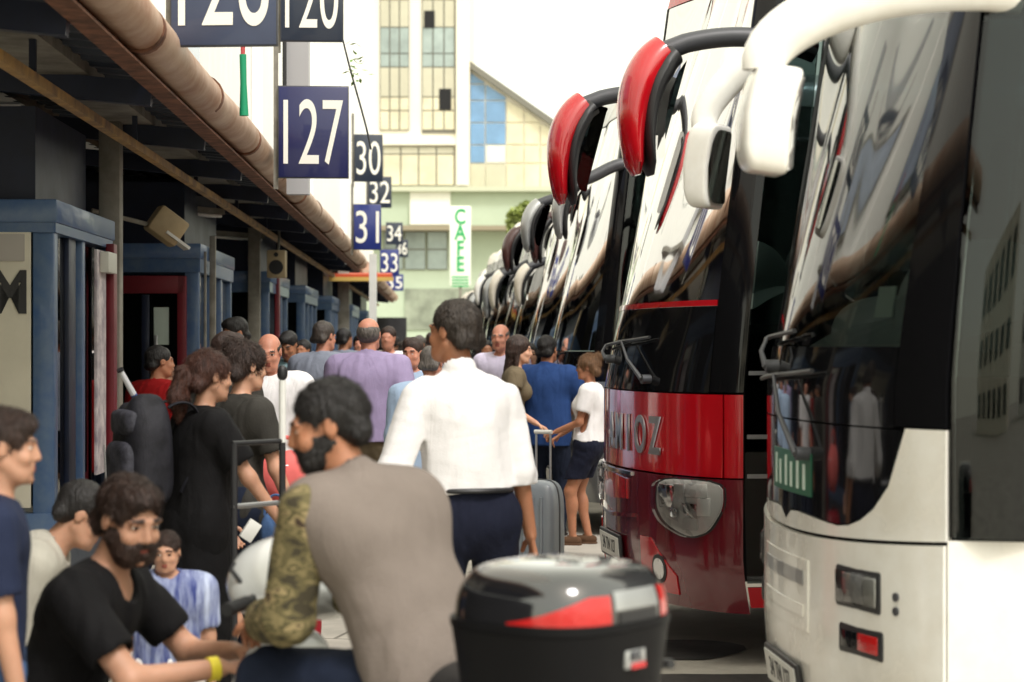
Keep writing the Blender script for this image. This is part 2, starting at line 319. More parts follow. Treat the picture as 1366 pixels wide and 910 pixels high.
def coach(name, origin, rz, label, P, cfg):
    root = empty('coach', (origin[0], origin[1], 0), rz, label, 'coach', 'coaches parked nose in along the platform')
    se = P.se; L = 11.5; c = cfg; top = P.top; sm = c.get('seam_q', se+.02); col = c['col']; det = c.get('detail', 1)
    bz = c.get('belt', 1.32)                 # windscreen / mask boundary
    wsl = c.get('ws_low', 1.62)
    # inner dark shell (chassis) so that gaps read black
    m = MB(); patch(P, -se-L+.3, se+L-.3, .42, wsl-.1, -.06, m, .02, 60, 3)
    m.box((0, L/2+.5, 1.30), (2.3, L-.6, .05)); m.box((0, L/2+.6, .45), (2.2, L-1, .1))
    m.build('chassis', M_DARKIN, root)
    # roof with rounded edges, back wall
    zr = top; m = MB(); n = 80; rings = [(zr-.30, 0), (zr-.18, -.015), (zr-.09, -.05), (zr-.03, -.12), (zr, -.24)]
    V = []; qs = [-(se+L)+(2*(se+L))*i/n for i in range(n+1)]
    qs = sorted(set([round(q, 4) for q in qs]+[round(-se+2*se*i/24, 4) for i in range(25)])); n = len(qs)-1
    for z, o in rings: V += [P(q, z, o) for q in qs]
    F = [(k*(n+1)+i, k*(n+1)+i+1, (k+1)*(n+1)+i+1, (k+1)*(n+1)+i) for k in range(4) for i in range(n)]
    b = 4*(n+1); h = (n+1)//2
    for i in range(h-1): F.append((b+i, b+i+1, b+n-i-1, b+n-i))
    V += [P(q, zr-.30, -.03) for q in qs]
    m.add(V, F); m.build('roof', c.get('roof', col), root)
    m = MB(); yb = P.xy(se+L)[1]; m.box((0, yb, 1.95), (2.42, .08, 3.1), bev=.03); m.box((0, 6.5, zr+.08), (1.5, 1.9, .18), bev=.07); m.build('rear_wall', col, root)
    # windscreen
    m = MB(); qw = c.get('ws_q', se-.28)
    m.grid(lambda u, v: P(-qw+2*qw*u, wsl+(zr-.30-wsl)*v, -.008), 64, 40); m.build('windscreen', M_GLASS, root)
    m = MB(); patch(P, -.012, .012, wsl, zr-.3, -.004, m, .01, 1, 14); 
    if c.get('split', 0): m.build('windscreen_divider', M_RUBBER, root)
    # black mask under the windscreen
    zl = c['mask_low']; m = MB(); patch(P, -qw, qw, c.get('mask_line', 1.33), wsl-.006, 0, m, .03, 30, 4)
    mask = m.build('front_mask', M_BLACKG, root)
    if c.get('mask2'):
        m = MB(); e = c['mask_e']; patch(P, -e, e, zl, c['mask_line']-.006, 0, m, .03, 40, 8); m.build('lower_mask', M_BLACKG, root)
    # pillars between windscreen and the corner
    for sg in (-1, 1):
        m = MB(); patch(P, sg*(qw+.006), sg*sm, c.get('pillar_low', 1.33), zr-.30, .0, m, .03, 8, 18); m.build('corner_pillar', c.get('pillar', M_BLACKG), root)
    # front panels
    for (nm, q0, q1, a, b_, mt, off) in c['front']:
        m = MB(); patch(P, q0, q1, a, b_, off, m, .03, 28, 10); m.build(nm, mt, root)
    # sides
    for sg in (-1, 1):
        q0 = sm+.008; sb = c.get('side_low', 1.33)
        m = MB(); patch(P, sg*q0, sg*(se+L), .30, c.get('side_line', .98), 0, m, .03, 30, 6); m.build('side_panel', c.get('side_col', col), root)
        segs = c.get('side_win', [(0, .95), (.97, 2.7), (2.72, 4.5), (4.52, 6.3), (6.32, 8.1), (8.12, 9.9), (9.92, L)])
        for k, (a, b_) in enumerate(segs):
            m = MB(); patch(P, sg*(q0+a), sg*(q0+b_-.012), c.get('side_glass_low', 1.0) if k == 0 else 1.75, zr-.32, -.01, m, .03, 6, 10); m.build('side_window', M_SGLASS, root)
        m = MB(); patch(P, sg*(q0+.96), sg*(se+L), c.get('side_line', .98)+.008, 1.74, 0, m, .03, 24, 5); m.build('side_band', c.get('band', col), root)
        m = MB(); patch(P, sg*(q0+1.9), sg*(q0+3.1), .28, .86, .006, m, .02, 10, 4); m.build('wheel_arch', M_DARKIN, root)
    for x in (-1.10, 1.10): wheel(root, x, P.Y[-1]+2.5); wheel(root, x, P.Y[-1]+8.2)
    # cab
    m = MB(); y0 = P.Y[-1]
    m.grid(lambda u, v: (-1.13+2.26*u, .12+y0*abs(2*u-1)**2.2*.8+.55*v, wsl-.02+.12*math.sin(PI*v*.9)), 24, 6)
    m.sell((.55, .55, wsl+.06), (.42, .26, .30), 2.4); m.sell((-.35, .5, wsl+.02), (.40, .22, .17), 2.6); m.build('dashboard', M_DASH, root)
    m = MB(); ring = [Vector((.55+.23*math.cos(A), .92+.09*math.sin(A), wsl+.30+.2*math.sin(A))) for A in [2*PI*k/28 for k in range(29)]]; m.tube(ring, .016, 8); m.tube([(.55, .92, wsl+.30), (.55, .75, wsl)], .03, 8)
    m.tube([(.34, .92, wsl+.30), (.76, .92, wsl+.30)], .018, 6); m.build('steering_wheel', M_BLACKP, root)
    m = MB()
    m.box((.55, 1.45, wsl+.02), (.5, .5, .14), bev=.05); m.box((.55, 1.72, wsl+.42), (.48, .14, .8), Matrix.Rotation(-.15, 3, 'X'), bev=.06); m.box((.55, 1.78, wsl+.92), (.28, .12, .2), bev=.05)
    m.build('driver_seat', M_SEAT, root)
    for k, x in enumerate((-.9, -.42, .42, .9)):
        m = MB(); m.box((x, 2.75, wsl+.62), (.42, .14, .8), Matrix.Rotation(-.18, 3, 'X'), bev=.06); m.box((x, 2.82, wsl+1.08), (.26, .1, .18), bev=.04); m.build('passenger_seat', M_SEAT, root)
    m = MB(); m.box((0, 4.6, 2.4), (2.3, .04, 2.3)); m.box((0, .9+y0, wsl-.12), (2.3, 1.6, .04)); m.build('bulkhead', mat('cabin_lining', (.2, .24, .235), .8, var=.3), root)
    if c.get('blind', 1):
        m = MB(); patch(P, -qw+.1, qw-.1, zr-.62, zr-.33, -.07, m, .01, 16, 2); m.build('sun_blind', M_BLACKP, root)
    # number plate
    q, z = c.get('plate', (0, .42)); fm = surf_frame(P, q, z, .02)
    m = MB(); m.box((0, 0, 0), (.56, .15, .02), bev=.008); m.xform(fm); pl = m.build('number_plate', M_BLACKP, root)
    m = MB(); m.box((0, 0, .012), (.52, .115, .006)); m.xform(fm); m.build('plate_face', M_PLATE, pl)
    if det: text('plate_text', c.get('plate_txt', '34 TN 127'), .1, M_BLACKP, pl, fm @ Matrix.Translation((0, 0, .016)), .001, .8)
    # lamps
    for sg in (-1, 1):
        for (q, z, w_, h_, kind) in c['lamps']:
            fm = surf_frame(P, sg*q, z, .0)
            if kind == 'round':
                m = MB(); m.tube([(0, 0, -.02), (0, 0, .02)], [.07, .075], 24); m.xform(fm); o = m.build('fog_lamp', M_BLACKP, root)
                m = MB(); m.tube([(0, 0, .0), (0, 0, .024)], [.05, .055], 20); m.xform(fm); m.build('fog_lamp_lens', M_REFL, o)
            elif kind == 'sweep':
                poly = [(-.25*sg, .125), (.25*sg, .135), (.255*sg, .0), (.17*sg, -.125), (.04*sg, -.16), (-.18*sg, -.10), (-.27*sg, -.02)]
                for _ in range(2):
                    pn = []
                    for i in range(len(poly)):
                        a_, c_ = poly[i], poly[(i+1) % len(poly)]; pn += [(a_[0]*.8+c_[0]*.2, a_[1]*.8+c_[1]*.2), (a_[0]*.2+c_[0]*.8, a_[1]*.2+c_[1]*.8)]
                    poly = pn
                def shp(s_, z_): return [(p[0]*s_, p[1]*s_) for p in poly], z_
                def conform(mm):
                    mm.v = [tuple(P(sg*q+v[0], z+v[1], v[2])) for v in mm.v]; return mm
                def ringed(scale, o0, o1, sub=2):
                    mm = MB(); pp = []
                    for i in range(len(poly)):
                        a, b_ = Vector(poly[i]), Vector(poly[(i+1) % len(poly)])
                        for k in range(sub): pp.append((a+(b_-a)*k/sub)*scale)
                    n_ = len(pp); V = [(p[0], p[1], o0) for p in pp]+[(p[0], p[1], o1) for p in pp]+[(p[0]*.5, p[1]*.5, o1+.008) for p in pp]+[(0, 0, o1+.01)]
                    F = [(i, (i+1) % n_, n_+(i+1) % n_, n_+i) for i in range(n_)]+[(n_+i, n_+(i+1) % n_, 2*n_+(i+1) % n_, 2*n_+i) for i in range(n_)]+[(2*n_+i, 2*n_+(i+1) % n_, 3*n_) for i in range(n_)]
                    mm.add(V, F); return conform(mm)
                o = ringed(1.06, -.01, .012).build('headlight', M_BLACKP, root)
                ringed(1.0, .0, .014).build('headlight_bowl', M_REFL, o)
                for k_, (ax, az, ww, hh, ry, rx) in enumerate(((-.13, .04, .12, .12, .5, .2), (-.02, .06, .10, .10, -.4, .3), (.10, .08, .13, .07, .3, -.3), (.06, -.02, .12, .08, -.3, .4), (.15, .0, .07, .09, .6, 0), (.06, -.09, .10, .06, .2, -.4), (-.08, -.04, .09, .05, -.5, .1))):
                    mm = MB(); mm.box((ax*sg, az, .026), (ww, hh, .016), Matrix.Rotation(ry*.5, 3, 'Y') @ Matrix.Rotation(rx*.5, 3, 'X'), bev=.006); conform(mm).build('lamp_reflector', M_REFL if k_ % 3 else M_CHROME, o)
                ringed(1.02, .03, .046).build('headlight_lens', M_LAMP, o)
            else:
                m = MB(); m.box((0, 0, .0), (w_+.03, h_+.03, .03), bev=.012); m.xform(fm); o = m.build('headlight' if kind == 'box' else 'signal_lamp', M_BLACKP, root)
                if kind == 'box':
                    m = MB(); m.box((-.02*sg, 0, .01), (w_*.52, h_*.86, .02), bev=.006); m.xform(fm); m.build('lamp_reflector', M_REFL, o)
                    m = MB(); m.box((w_*.34*sg, 0, .01), (w_*.3, h_*.86, .02), bev=.006); m.xform(fm); m.build('indicator_lens', M_PLATE, o)
                    m = MB(); m.box((0, 0, .016), (w_, h_, .014), bev=.006); m.xform(fm); m.build('headlight_lens', M_LAMP, o)
                else:
                    m = MB(); m.box((w_*.22*sg, 0, .012), (w_*.5, h_*.85, .014), bev=.005); m.xform(fm); m.build('signal_lens', M_REDL, o)
                    m = MB(); m.box((-w_*.26*sg, 0, .012), (w_*.42, h_*.85, .012), bev=.005); m.xform(fm); m.build('lamp_bowl', M_BLACKG, o)
    # wipers
    for (q0, z0, q1, z1) in c.get('wipers', []):
        m = MB(); a = P(q0, z0, .05); b_ = P(q1, z1, .05); m.tube([P(q0, z0, .02), a, a.lerp(b_, .5)+Vector((0, -.02, 0)), b_], [.016, .013, .009, .006], 8); m.tube([P(q0, z0, 0), P(q0, z0, .05)], .024, 12)
        o = m.build('wiper', M_DGREY, root)
        m = MB(); m.tube([P(q1-.42, z1-.02, .03), P(q1-.2, z1-.008, .036), P(q1, z1, .04), P(q1+.2, z1+.008, .036), P(q1+.42, z1+.02, .03)], .009, 6); m.build('wiper_blade', M_BLACKP, o)
    # seams / trims
    for (nm, q0, q1, a, b_, mt, off) in c.get('trims', []):
        m = MB(); patch(P, q0, q1, a, b_, off, m, .02, 24, 2); m.build(nm, mt, root)
    for a in c.get('mirrors', []): mirror(root, **a)
    for a in c.get('horns', []): horn(root, **a)
    if c.get('sticker'):
        m = MB(); q_, z_ = c['sticker']; patch(P, q_-.06, q_+.06, z_-.05, z_+.05, -.018, m, .004, 3, 3); m.build('sticker', M_PAPER, root)
    for (q, z) in c.get('plugs', []):
        for sg in (-1, 1): m = MB(); m.tube([(0, 0, 0), (0, 0, .018)], .014, 12); m.xform(surf_frame(P, sg*q, z, 0)); m.build('plug', M_DGREY, root)
    return root
smooth01 = lambda t: max(0, min(1, t))**2*(3-2*max(0, min(1, t)))
# --- the white coach in front
Pw = Plan(1.25, .42, 2.0, .62, 3.75, 1.45)
sew = Pw.se
line = 1.335
def w_low(q):                                   # smile-shaped lower edge of the black mask
    a = abs(q); z = 1.0+.015*math.cos(a*3)
    if a < .1: z -= .045*(1-a/.1)
    if a > .56: z += (line-1.0-.004)*(1-math.sqrt(max(0, 1-min(1, (a-.56)/.44)**2)))
    return min(z, line-.008)
seam = lambda q: .985-.055*math.cos(min(abs(q)/1.3, 1)*PI/2)*1.0
coach('white', (1.0, 7.28), R(-90+4), 'white coach with white drooping mirrors, nearest to the parked scooter', Pw, dict(
    col=M_WHITE, mask_low=w_low, mask2=1, mask_e=1.0, seam_q=1.2, mask_line=line, ws_low=1.60, ws_q=.97, split=0, pillar_low=line+.006,
    front=[('front_panel', -1.2, 1.2, lambda q: seam(q)+.012, lambda q: (w_low(q)-.006) if abs(q) < 1.005 else line, M_WHITE, 0),
           ('bumper', -1.2, 1.2, .30, lambda q: seam(q), M_WHITE, .012)],
    side_line=.995, side_glass_low=1.003, band=M_BLACKG, pillar=M_BLACKG,
    lamps=[(.77, .80, .27, .11, 'box'), (.79, .63, .26, .07, 'sig')],
    sticker=(.82, 1.74), plugs=[(1.0, .80), (1.0, .755), (1.12, .5)], plate=(0, .40), wipers=[(.33, 1.22, .0, 1.49), (-.2, 1.52, -.3, 1.63)],
    trims=[('grille_frame', -.36, .36, .60, .85, M_WHITE, .017), ('grille_slot', -.32, .32, .76, .81, M_SILVER, .02), ('grille_slot', -.32, .32, .65, .69, M_WHITE, .022), ('green_notice', -.22, .36, 1.07, 1.22, mat('panel_green', lin(24, 92, 66), .4), .004)]+[('notice_mark', q, q+.025, 1.09, 1.20-.02*(k % 2), M_PAPER, .007) for k, q in enumerate((-.16, -.08, .02, .10, .19, .27))]+[],  # green panel with pale upright marks on the lower mask
    mirrors=[dict(rootp=(1.16, .50, 2.68), tip=(1.16, -.31, 2.29), size=(.19, .15, .33), arm_m=M_WHITE, shell_m=M_WHITE, back_m=M_WHITE, arm_r=(.042, .065), lift=.12, drop=.16, tilt=R(-8)),
             dict(rootp=(-1.16, .62, 3.08), tip=(-1.2, -.10, 2.36), size=(.2, .12, .36), arm_m=M_WHITE, shell_m=M_WHITE, back_m=M_WHITE, arm_r=(.034, .052), lift=.1, drop=.16, tilt=R(-6), glass_yaw=R(-35))]))
# --- the red coach
Pr = Plan(1.25, .46, 2.0, .66, 3.95, 1.35); ser = Pr.se
rline = 1.36
coach('red', (.567, 11.0), R(-90+8), 'red and maroon coach with silver lettering across its nose', Pr, dict(
    col=M_RED, roof=M_RED, mask_low=rline, mask_line=rline, ws_low=1.80, ws_q=1.17, seam_q=1.36, belt=rline, pillar_low=rline+.004,
    front=[('nose_panel', -1.255, 1.255, .94, rline-.008, M_RED, .004), ('corner_panel', 1.263, 1.36, .94, rline-.008, M_RED, 0), ('corner_panel', -1.36, -1.263, .94, rline-.008, M_RED, 0),
           ('bumper', -1.36, 1.36, .27, .932, M_MAROON, .012)],
    side_line=.40, side_col=M_RED, side_glass_low=.42, side_low=.4, band=M_RED,
    lamps=[(1.01, .79, .4, .26, 'sweep'), (.77, .45, 0, 0, 'round')],
    plate=(0, .50), wipers=[(.62, 1.42, .15, 1.62), (-.2, 1.52, -.35, 1.6)],
    trims=[('red_stripe', -1.17, 1.17, 1.795, 1.825, M_RED, .003), ('grille', -.28, .34, lambda q: .76+.05*abs(q), lambda q: .90-.05*abs(q), M_RED, .02),
           ('chrome_strip', -.40, .42, .905, .925, M_CHROME, .022), ('chrome_strip', -.46, .46, lambda q: .66+.06*abs(q), lambda q: .68+.06*abs(q), M_MAROON, .03),
           ('fog_lamp_surround', .55, .93, .33, lambda q: .60-.7*max(0, q-.68), M_RED, .018), ('fog_lamp_surround', -.93, -.55, .33, lambda q: .60-.7*max(0, -q-.68), M_RED, .018),
           ('door_bar', 1.38, 2.3, 1.45, 1.47, M_ALU, .004), ('door_bar', 1.38, 2.3, 1.135, 1.155, M_ALU, .004), ('door_bar', 1.38, 2.3, .94, .96, M_ALU, .004)],
    horns=[dict(rootp=(1.14, .80, 3.06), tip=(1.12, -.10, 2.74), arm_m=M_DGREY, shell_m=M_RED, back_m=M_BLACKP),
           dict(rootp=(-1.14, .80, 3.06), tip=(-1.25, -.08, 2.76), arm_m=M_DGREY, shell_m=M_RED, back_m=M_BLACKP, glass_yaw=R(-30))]))
red = [o for o in sc.objects if o.name.startswith('coach') and 'red' in o.get('label', '')][0]
for i, ch in enumerate('AMIOZ'):
    q = -.02+.185*i
    text('nose_letter', ch, .27, M_ALU, red, surf_frame(Pr, q, 1.12, .012), .004, .72, .006)
# --- the row behind them
def simple(i, org, th, label, col, arm, shell, top, mask=M_BLACKG, front=None, lip=None):
    P = Plan(1.25, .44, 2.0, .60, top, 1.4); se = P.se
    ln = 1.30
    fr = [('front_panel', -1.3, 1.3, .93, ln-.008, front or col, 0), ('bumper', -1.3, 1.3, .28, .922, front or col, .012)]
    return coach('row', org, R(-90+th), label, P, dict(col=col, mask_low=ln, mask_line=ln, ws_low=1.55, ws_q=1.12, seam_q=1.3, pillar_low=ln+.004, front=fr, detail=0, side_glass_low=1.0, band=col, pillar=mask, pillar_m=0,
        lamps=[(.8, .72, .3, .16, 'box')], plate=(0, .45), wipers=[(.4, 1.34, 0, 1.52)], trims=[('trim_strip', -se+.3, se-.3, 1.02, 1.05, M_CHROME, .01)] + (lip or []),
        horns=[dict(rootp=(1.14, .66, top-.82), tip=(1.16, -.06, top-1.20), arm_m=arm, shell_m=shell, back_m=M_BLACKP, s=.74),
               dict(rootp=(-1.14, .66, top-.82), tip=(-1.22, -.06, top-1.20), arm_m=arm, shell_m=shell, back_m=M_BLACKP, s=.74, glass_yaw=R(-30))]))
rows = [('grey coach with silver mirrors on dark arms, next behind the red coach', M_SILVER, M_DGREY, M_SILVER, 3.9),
        ('dark brown coach with brown mirrors, second behind the red coach', M_BROWNP, M_BROWNP, M_BROWNP, 3.75),
        ('cream coach with slim cream mirrors, third behind the red coach', M_CREAM, M_DGREY, M_CREAM, 3.6),
        ('teal fronted coach with silver mirrors, fourth behind the red coach', M_TEALG, M_BLACKP, M_SILVER, 3.55),
        ('white coach with dark mirror arms, fifth behind the red coach', M_WHITE, M_BLACKP, M_WHITE, 3.6),
        ('grey coach with grey mirrors, sixth behind the red coach', M_SILVER, M_DGREY, M_SILVER, 3.6),
        ('white coach with a rounded dark roof edge, seventh behind the red coach', M_WHITE, M_BLACKP, M_BLACKP, 3.6),
        ('cream coach eighth behind the red coach', M_CREAM, M_CREAM, M_CREAM, 3.6),
        ('white coach ninth behind the red coach near the far building', M_WHITE, M_WHITE, M_WHITE, 3.6),
        ('brown coach at the far end of the row', M_BROWNP, M_BLACKP, M_BLACKP, 3.6)]
for i, (lb, col, arm, sh, tp) in enumerate(rows):
    tp += .12*math.sin(i*2.1); d = 17.7+3.75*i; x = .34-.047*(d-17.7)
    simple(i, (x, d), 6+(i % 3), lb, col, arm, sh, tp)
# ------------------------------------------------------------------ ground
gm = mat('paving', lin(172, 166, 155), .75, var=.18, vscale=.8)
def paving(name, c1, c2, mort, sx, sy, msize=.012, wet=None):
    m = bpy.data.materials.new(name); m.use_nodes = True; n = m.node_tree.nodes; l = m.node_tree.links; p = n['Principled BSDF']
    t = n.new('ShaderNodeTexCoord'); mp = n.new('ShaderNodeMapping'); mp.inputs['Rotation'].default_value = (0, 0, R(12)); l.new(t.outputs['Object'], mp.inputs['Vector'])
    b = n.new('ShaderNodeTexBrick'); b.inputs['Color1'].default_value = c1; b.inputs['Color2'].default_value = c2; b.inputs['Mortar'].default_value = mort; b.inputs['Scale'].default_value = 1
    b.inputs['Brick Width'].default_value = sx; b.inputs['Row Height'].default_value = sy; b.inputs['Mortar Size'].default_value = msize; l.new(mp.outputs[0], b.inputs['Vector'])
    z = n.new('ShaderNodeTexNoise'); z.inputs['Scale'].default_value = 1.3; z.inputs['Detail'].default_value = 8; z.inputs['Roughness'].default_value = .7; l.new(t.outputs['Object'], z.inputs['Vector'])
    r = n.new('ShaderNodeMapRange'); r.inputs['From Min'].default_value = .3; r.inputs['From Max'].default_value = .75; r.inputs['To Min'].default_value = 1.15; r.inputs['To Max'].default_value = .55; l.new(z.outputs['Fac'], r.inputs['Value'])
    mx = n.new('ShaderNodeVectorMath'); mx.operation = 'SCALE'; l.new(b.outputs['Color'], mx.inputs[0]); l.new(r.outputs[0], mx.inputs['Scale']); l.new(mx.outputs[0], p.inputs['Base Color'])
    bp = n.new('ShaderNodeBump'); bp.inputs['Strength'].default_value = .4; bp.inputs['Distance'].default_value = .01; l.new(b.outputs['Fac'], bp.inputs['Height']); bp.invert = True; l.new(bp.outputs[0], p.inputs['Normal'])
    p.inputs['Roughness'].default_value = .7; return m
g = MB(); g.add([(-400, -300, 0), (400, -300, 0), (400, 900, 0), (-400, 900, 0)], [(0, 1, 2, 3)])
o = g.build('ground', paving('ground_paving', lin(188, 182, 170), lin(176, 170, 158), lin(120, 115, 105), .8, .8), smooth=False); tag(o, kind='structure')
g = MB(); c = [PF(1.4, -20, .004), PF(16, -20, .004), PF(16, 70, .004), PF(-.2, 70, .004), PF(1.0, 12, .004)]
g.add(c, [(0, 1, 2, 3, 4)]); o = g.build('road', mat('bay_asphalt', lin(176, 170, 160), .8, var=.25, vscale=1.2, bump=.4, bscale=60), smooth=False); tag(o, kind='structure')
for k, (px, py, d, r) in enumerate([(975, 850, 9.0, .55), (900, 832, 10.4, .3)]):
    q = W(px, py, d); g = MB(); g.add([(q.x+r*(1+.3*math.sin(3*A+k))*math.cos(A), q.y+r*1.5*(1+.25*math.cos(2*A))*math.sin(A), .009+.001*k) for A in [2*PI*i/26 for i in range(26)]], [tuple(range(26))])
    o = g.build('oil_stain', mat('oil', (.035, .032, .03), .5, var=.6, vscale=4), smooth=False); tag(o, kind='structure')
# ------------------------------------------------------------------ canopy
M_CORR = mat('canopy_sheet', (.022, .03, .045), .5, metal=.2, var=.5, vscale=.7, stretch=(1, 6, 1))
M_RUSTPIPE = mat('gutter_paint', lin(205, 180, 158), .5, dirt=lin(160, 120, 94), vscale=2.2, bump=.12, bscale=25)
M_RUST = mat('rusty_edge', lin(140, 92, 66), .7, dirt=lin(70, 45, 32), vscale=7, bump=.3)
M_YEL = mat('conduit_paint', lin(190, 150, 85), .5, dirt=lin(120, 95, 75), vscale=6)
M_BLUE = mat('kiosk_blue', lin(58, 88, 130), .38, dirt=lin(86, 108, 134), vscale=7, coat=.2)
M_NAVY = mat('kiosk_navy', lin(16, 26, 50), .4, var=.4)
M_DRED = mat('dark_red_frame', lin(110, 18, 32), .4, var=.2)
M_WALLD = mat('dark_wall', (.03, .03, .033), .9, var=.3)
M_POSTW = mat('post_paint', lin(150, 146, 136), .6, dirt=lin(105, 100, 90), vscale=4)
CAN_A, CAN_Z = -1.40, 2.96
def canopy(b0, b1, label):
    root = empty('platform_canopy', PF(CAN_A, b0, 0), TH, label, 'canopy')
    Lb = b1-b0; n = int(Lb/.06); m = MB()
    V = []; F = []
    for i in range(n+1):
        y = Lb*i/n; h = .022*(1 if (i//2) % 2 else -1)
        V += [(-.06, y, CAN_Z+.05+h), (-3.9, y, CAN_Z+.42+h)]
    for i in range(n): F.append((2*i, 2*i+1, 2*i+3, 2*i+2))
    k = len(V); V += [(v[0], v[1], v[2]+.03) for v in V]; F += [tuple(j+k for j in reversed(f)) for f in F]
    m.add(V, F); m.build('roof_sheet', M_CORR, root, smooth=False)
    for y in np.arange(.8, Lb, 2.3): MB().box((-2.0, y, CAN_Z+.10), (3.9, .07, .12), Matrix.Rotation(-math.atan(.37/3.84)*-1, 3, 'Y')).build('rafter', M_NAVY, root, smooth=False)
    for x in (-1.1, -2.2, -3.2): MB().box((x, Lb/2, CAN_Z+.03-x*.09), (.06, Lb, .05)).build('purlin', mat('purlin_paint', lin(70, 52, 30), .6, var=.4), root, smooth=False)
    m = MB(); pts = [(.06, y, CAN_Z+.06+.01*math.sin(y*1.3)) for y in np.arange(0, Lb+.01, .5)]; m.tube(pts, .108, 20)
    gt = m.build('gutter_pipe', M_RUSTPIPE, root)
    for y in np.arange(1.7, Lb, 2.4): MB().tube([(.06, y-.035, CAN_Z+.06), (.06, y+.035, CAN_Z+.06)], .114, 20).build('pipe_collar', M_RUST, gt)
    m = MB(); m.box((-.03, Lb/2, CAN_Z-.035), (.05, Lb, .11)); m.box((-.0, Lb/2, CAN_Z-.085), (.10, Lb, .012)); m.build('edge_angle', M_RUST, root, smooth=False)
    m = MB(); m.box((-.42, Lb/2, CAN_Z-.17), (.05, Lb, .05)); 
    m.build('conduit', M_YEL, root)
    for y in np.arange(.5, Lb, 3): MB().box((-.42, y, CAN_Z-.07), (.03, .03, .16)).build('conduit_hanger', M_NAVY, root)
    for y in np.arange(4.0 if b0 < 5 else 2, Lb, 4.6):
        m = MB(); m.box((-.2, y+.0, CAN_Z+.20), (.08, .05, .3)); m.build('bracket', M_POSTW, root)
    return root
canopy(2.5, 34.5, 'long low corrugated metal canopy with a rusty round gutter along its edge')
canopy(36.5, 60, 'second corrugated canopy starting beyond the orange awning')
def post(a, b, w=.13, lab='grey steel post between the first two ticket kiosks'):
    p = PF(a, b); root = empty('canopy_post', p, TH, lab, 'post')
    m = MB(); m.box((0, 0, 1.53), (w, w, 3.0), bev=.01); m.build('shaft', M_POSTW, root); m = MB(); m.box((0, 0, .03), (w+.14, w+.14, .03)); m.build('base_plate', M_POSTW, root)
post(-2.02, 12.35)
post(-2.02, 21.9, lab='grey steel post by the third ticket kiosk')
post(-1.7, 35.6, .2, lab='white post under the orange awning end')
# back wall behind the kiosks, added to block light
o = MB().box(PF(-5.6, 30, 1.7), (.2, 60, 3.4), Matrix.Rotation(TH, 3, 'Z')).build('wall', M_WALLD, smooth=False); tag(o, 'dark back wall behind the kiosks, added to block light', 'wall', kind='structure')
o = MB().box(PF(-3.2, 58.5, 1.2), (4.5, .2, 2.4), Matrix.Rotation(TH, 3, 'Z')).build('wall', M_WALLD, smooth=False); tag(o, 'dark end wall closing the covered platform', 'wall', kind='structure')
# ------------------------------------------------------------------ kiosks
M_KGLASS = glass('kiosk_glass', (.45, .52, .50), 1, .03, 1.6)
M_POSTER = mat('cream_poster', lin(205, 200, 182), .8, var=.08)
M_COLL = mat('collage_paper', lin(150, 140, 150), .6, dirt=lin(225, 215, 215), vscale=9)
def kiosk(b0, b1, label, a1=-1.95, wd=2.4, top=2.3, detail=0, door=True):
    """end face looks back at the camera, the long side faces the platform"""
    root = empty('ticket_kiosk', PF(a1, b0), TH, label, 'kiosk', 'blue framed ticket kiosks')
    L = b1-b0; t = .11
    m = MB(); m.box((-wd/2, L/2, top+.05), (wd+.04, L+.04, .12), bev=.01); m.build('roof', M_BLUE, root)
    m = MB(); m.box((-wd/2-.12, L/2+.1, top+.37), (wd-.05, L-.3, .5)); m.build('fascia', M_NAVY, root)
    m = MB(); m.box((-wd/2, L/2, .32), (wd-.02, L-.02, .62)); m.build('base_panel', mat('kiosk_panel', lin(70, 78, 88), .5, var=.2), root)
    m = MB(); m.box((-wd+.05, L/2, 1.45), (.05, L-.1, 1.6)); m.box((-wd/2, L-.04, 1.45), (wd-.1, .05, 1.6)); m.build('back_panel', mat('kiosk_back', lin(52, 56, 58), .7, var=.3), root)
    # posts
    xs = [0, -.78, -1.6, -wd] if not door else [0, -.72, -1.6, -wd]
    for x in xs: m = MB(); m.box((x-t/2 if x == 0 else x, t/2, 1.47), (t, t, 1.66), bev=.008); m.build('post', M_BLUE, root)
    ys = np.linspace(t/2, L-t/2, max(3, int(L/.75)+1))
    for y in ys[1:]: m = MB(); m.box((-t/2, y, 1.47), (t*.9, t*.8, 1.66), bev=.008); m.build('post', M_BLUE, root)
    m = MB(); m.box((-wd/2, t/2-.005, 2.235), (wd, t+.012, .11)); m.box((-t/2+.003, L/2, 2.235), (t+.012, L, .11)); m.build('header_rail', M_BLUE, root, smooth=False)
    m = MB(); m.box((-wd/2, t/2-.005, .68), (wd, t+.012, .10)); m.box((-t/2+.003, L/2, .68), (t+.012, L, .10)); m.build('sill_rail', M_BLUE, root, smooth=False)
    m = MB(); m.box((-wd/2, .05, 1.46), (wd-.05, .01, 1.5)); m.build('end_glass', M_KGLASS, root)
    m = MB(); m.box((-.05, L/2, 1.46), (.01, L-.05, 1.5)); m.build('side_glass', M_KGLASS, root)
    m = MB(); m.box((-wd/2, L*.5, 1.05), (wd*.5, L*.4, .05)); m.build('counter', M_POSTER, root)
    return root
def kpart(root, nm, m, c, d, rot=None): return MB().box(c, d, rot, bev=.004).build(nm, m, root)
K1 = kiosk(10.35, 12.15, 'nearest ticket kiosk with a cream poster filling its end window', a1=-1.985, top=2.24)
p = kpart(K1, 'poster', M_POSTER, (-1.20, -.012, 1.47), (2.17, .012, 1.42)); tag(p, 'cream poster with black lettering')
for i, ch in enumerate('VNM'): text('poster_letter', ch, .30, M_BLACKP, p, Matrix.Translation((-.52+.15*i, -.022, 1.86)) @ Matrix.Rotation(R(90), 4, 'X'), .002, .8, .01)
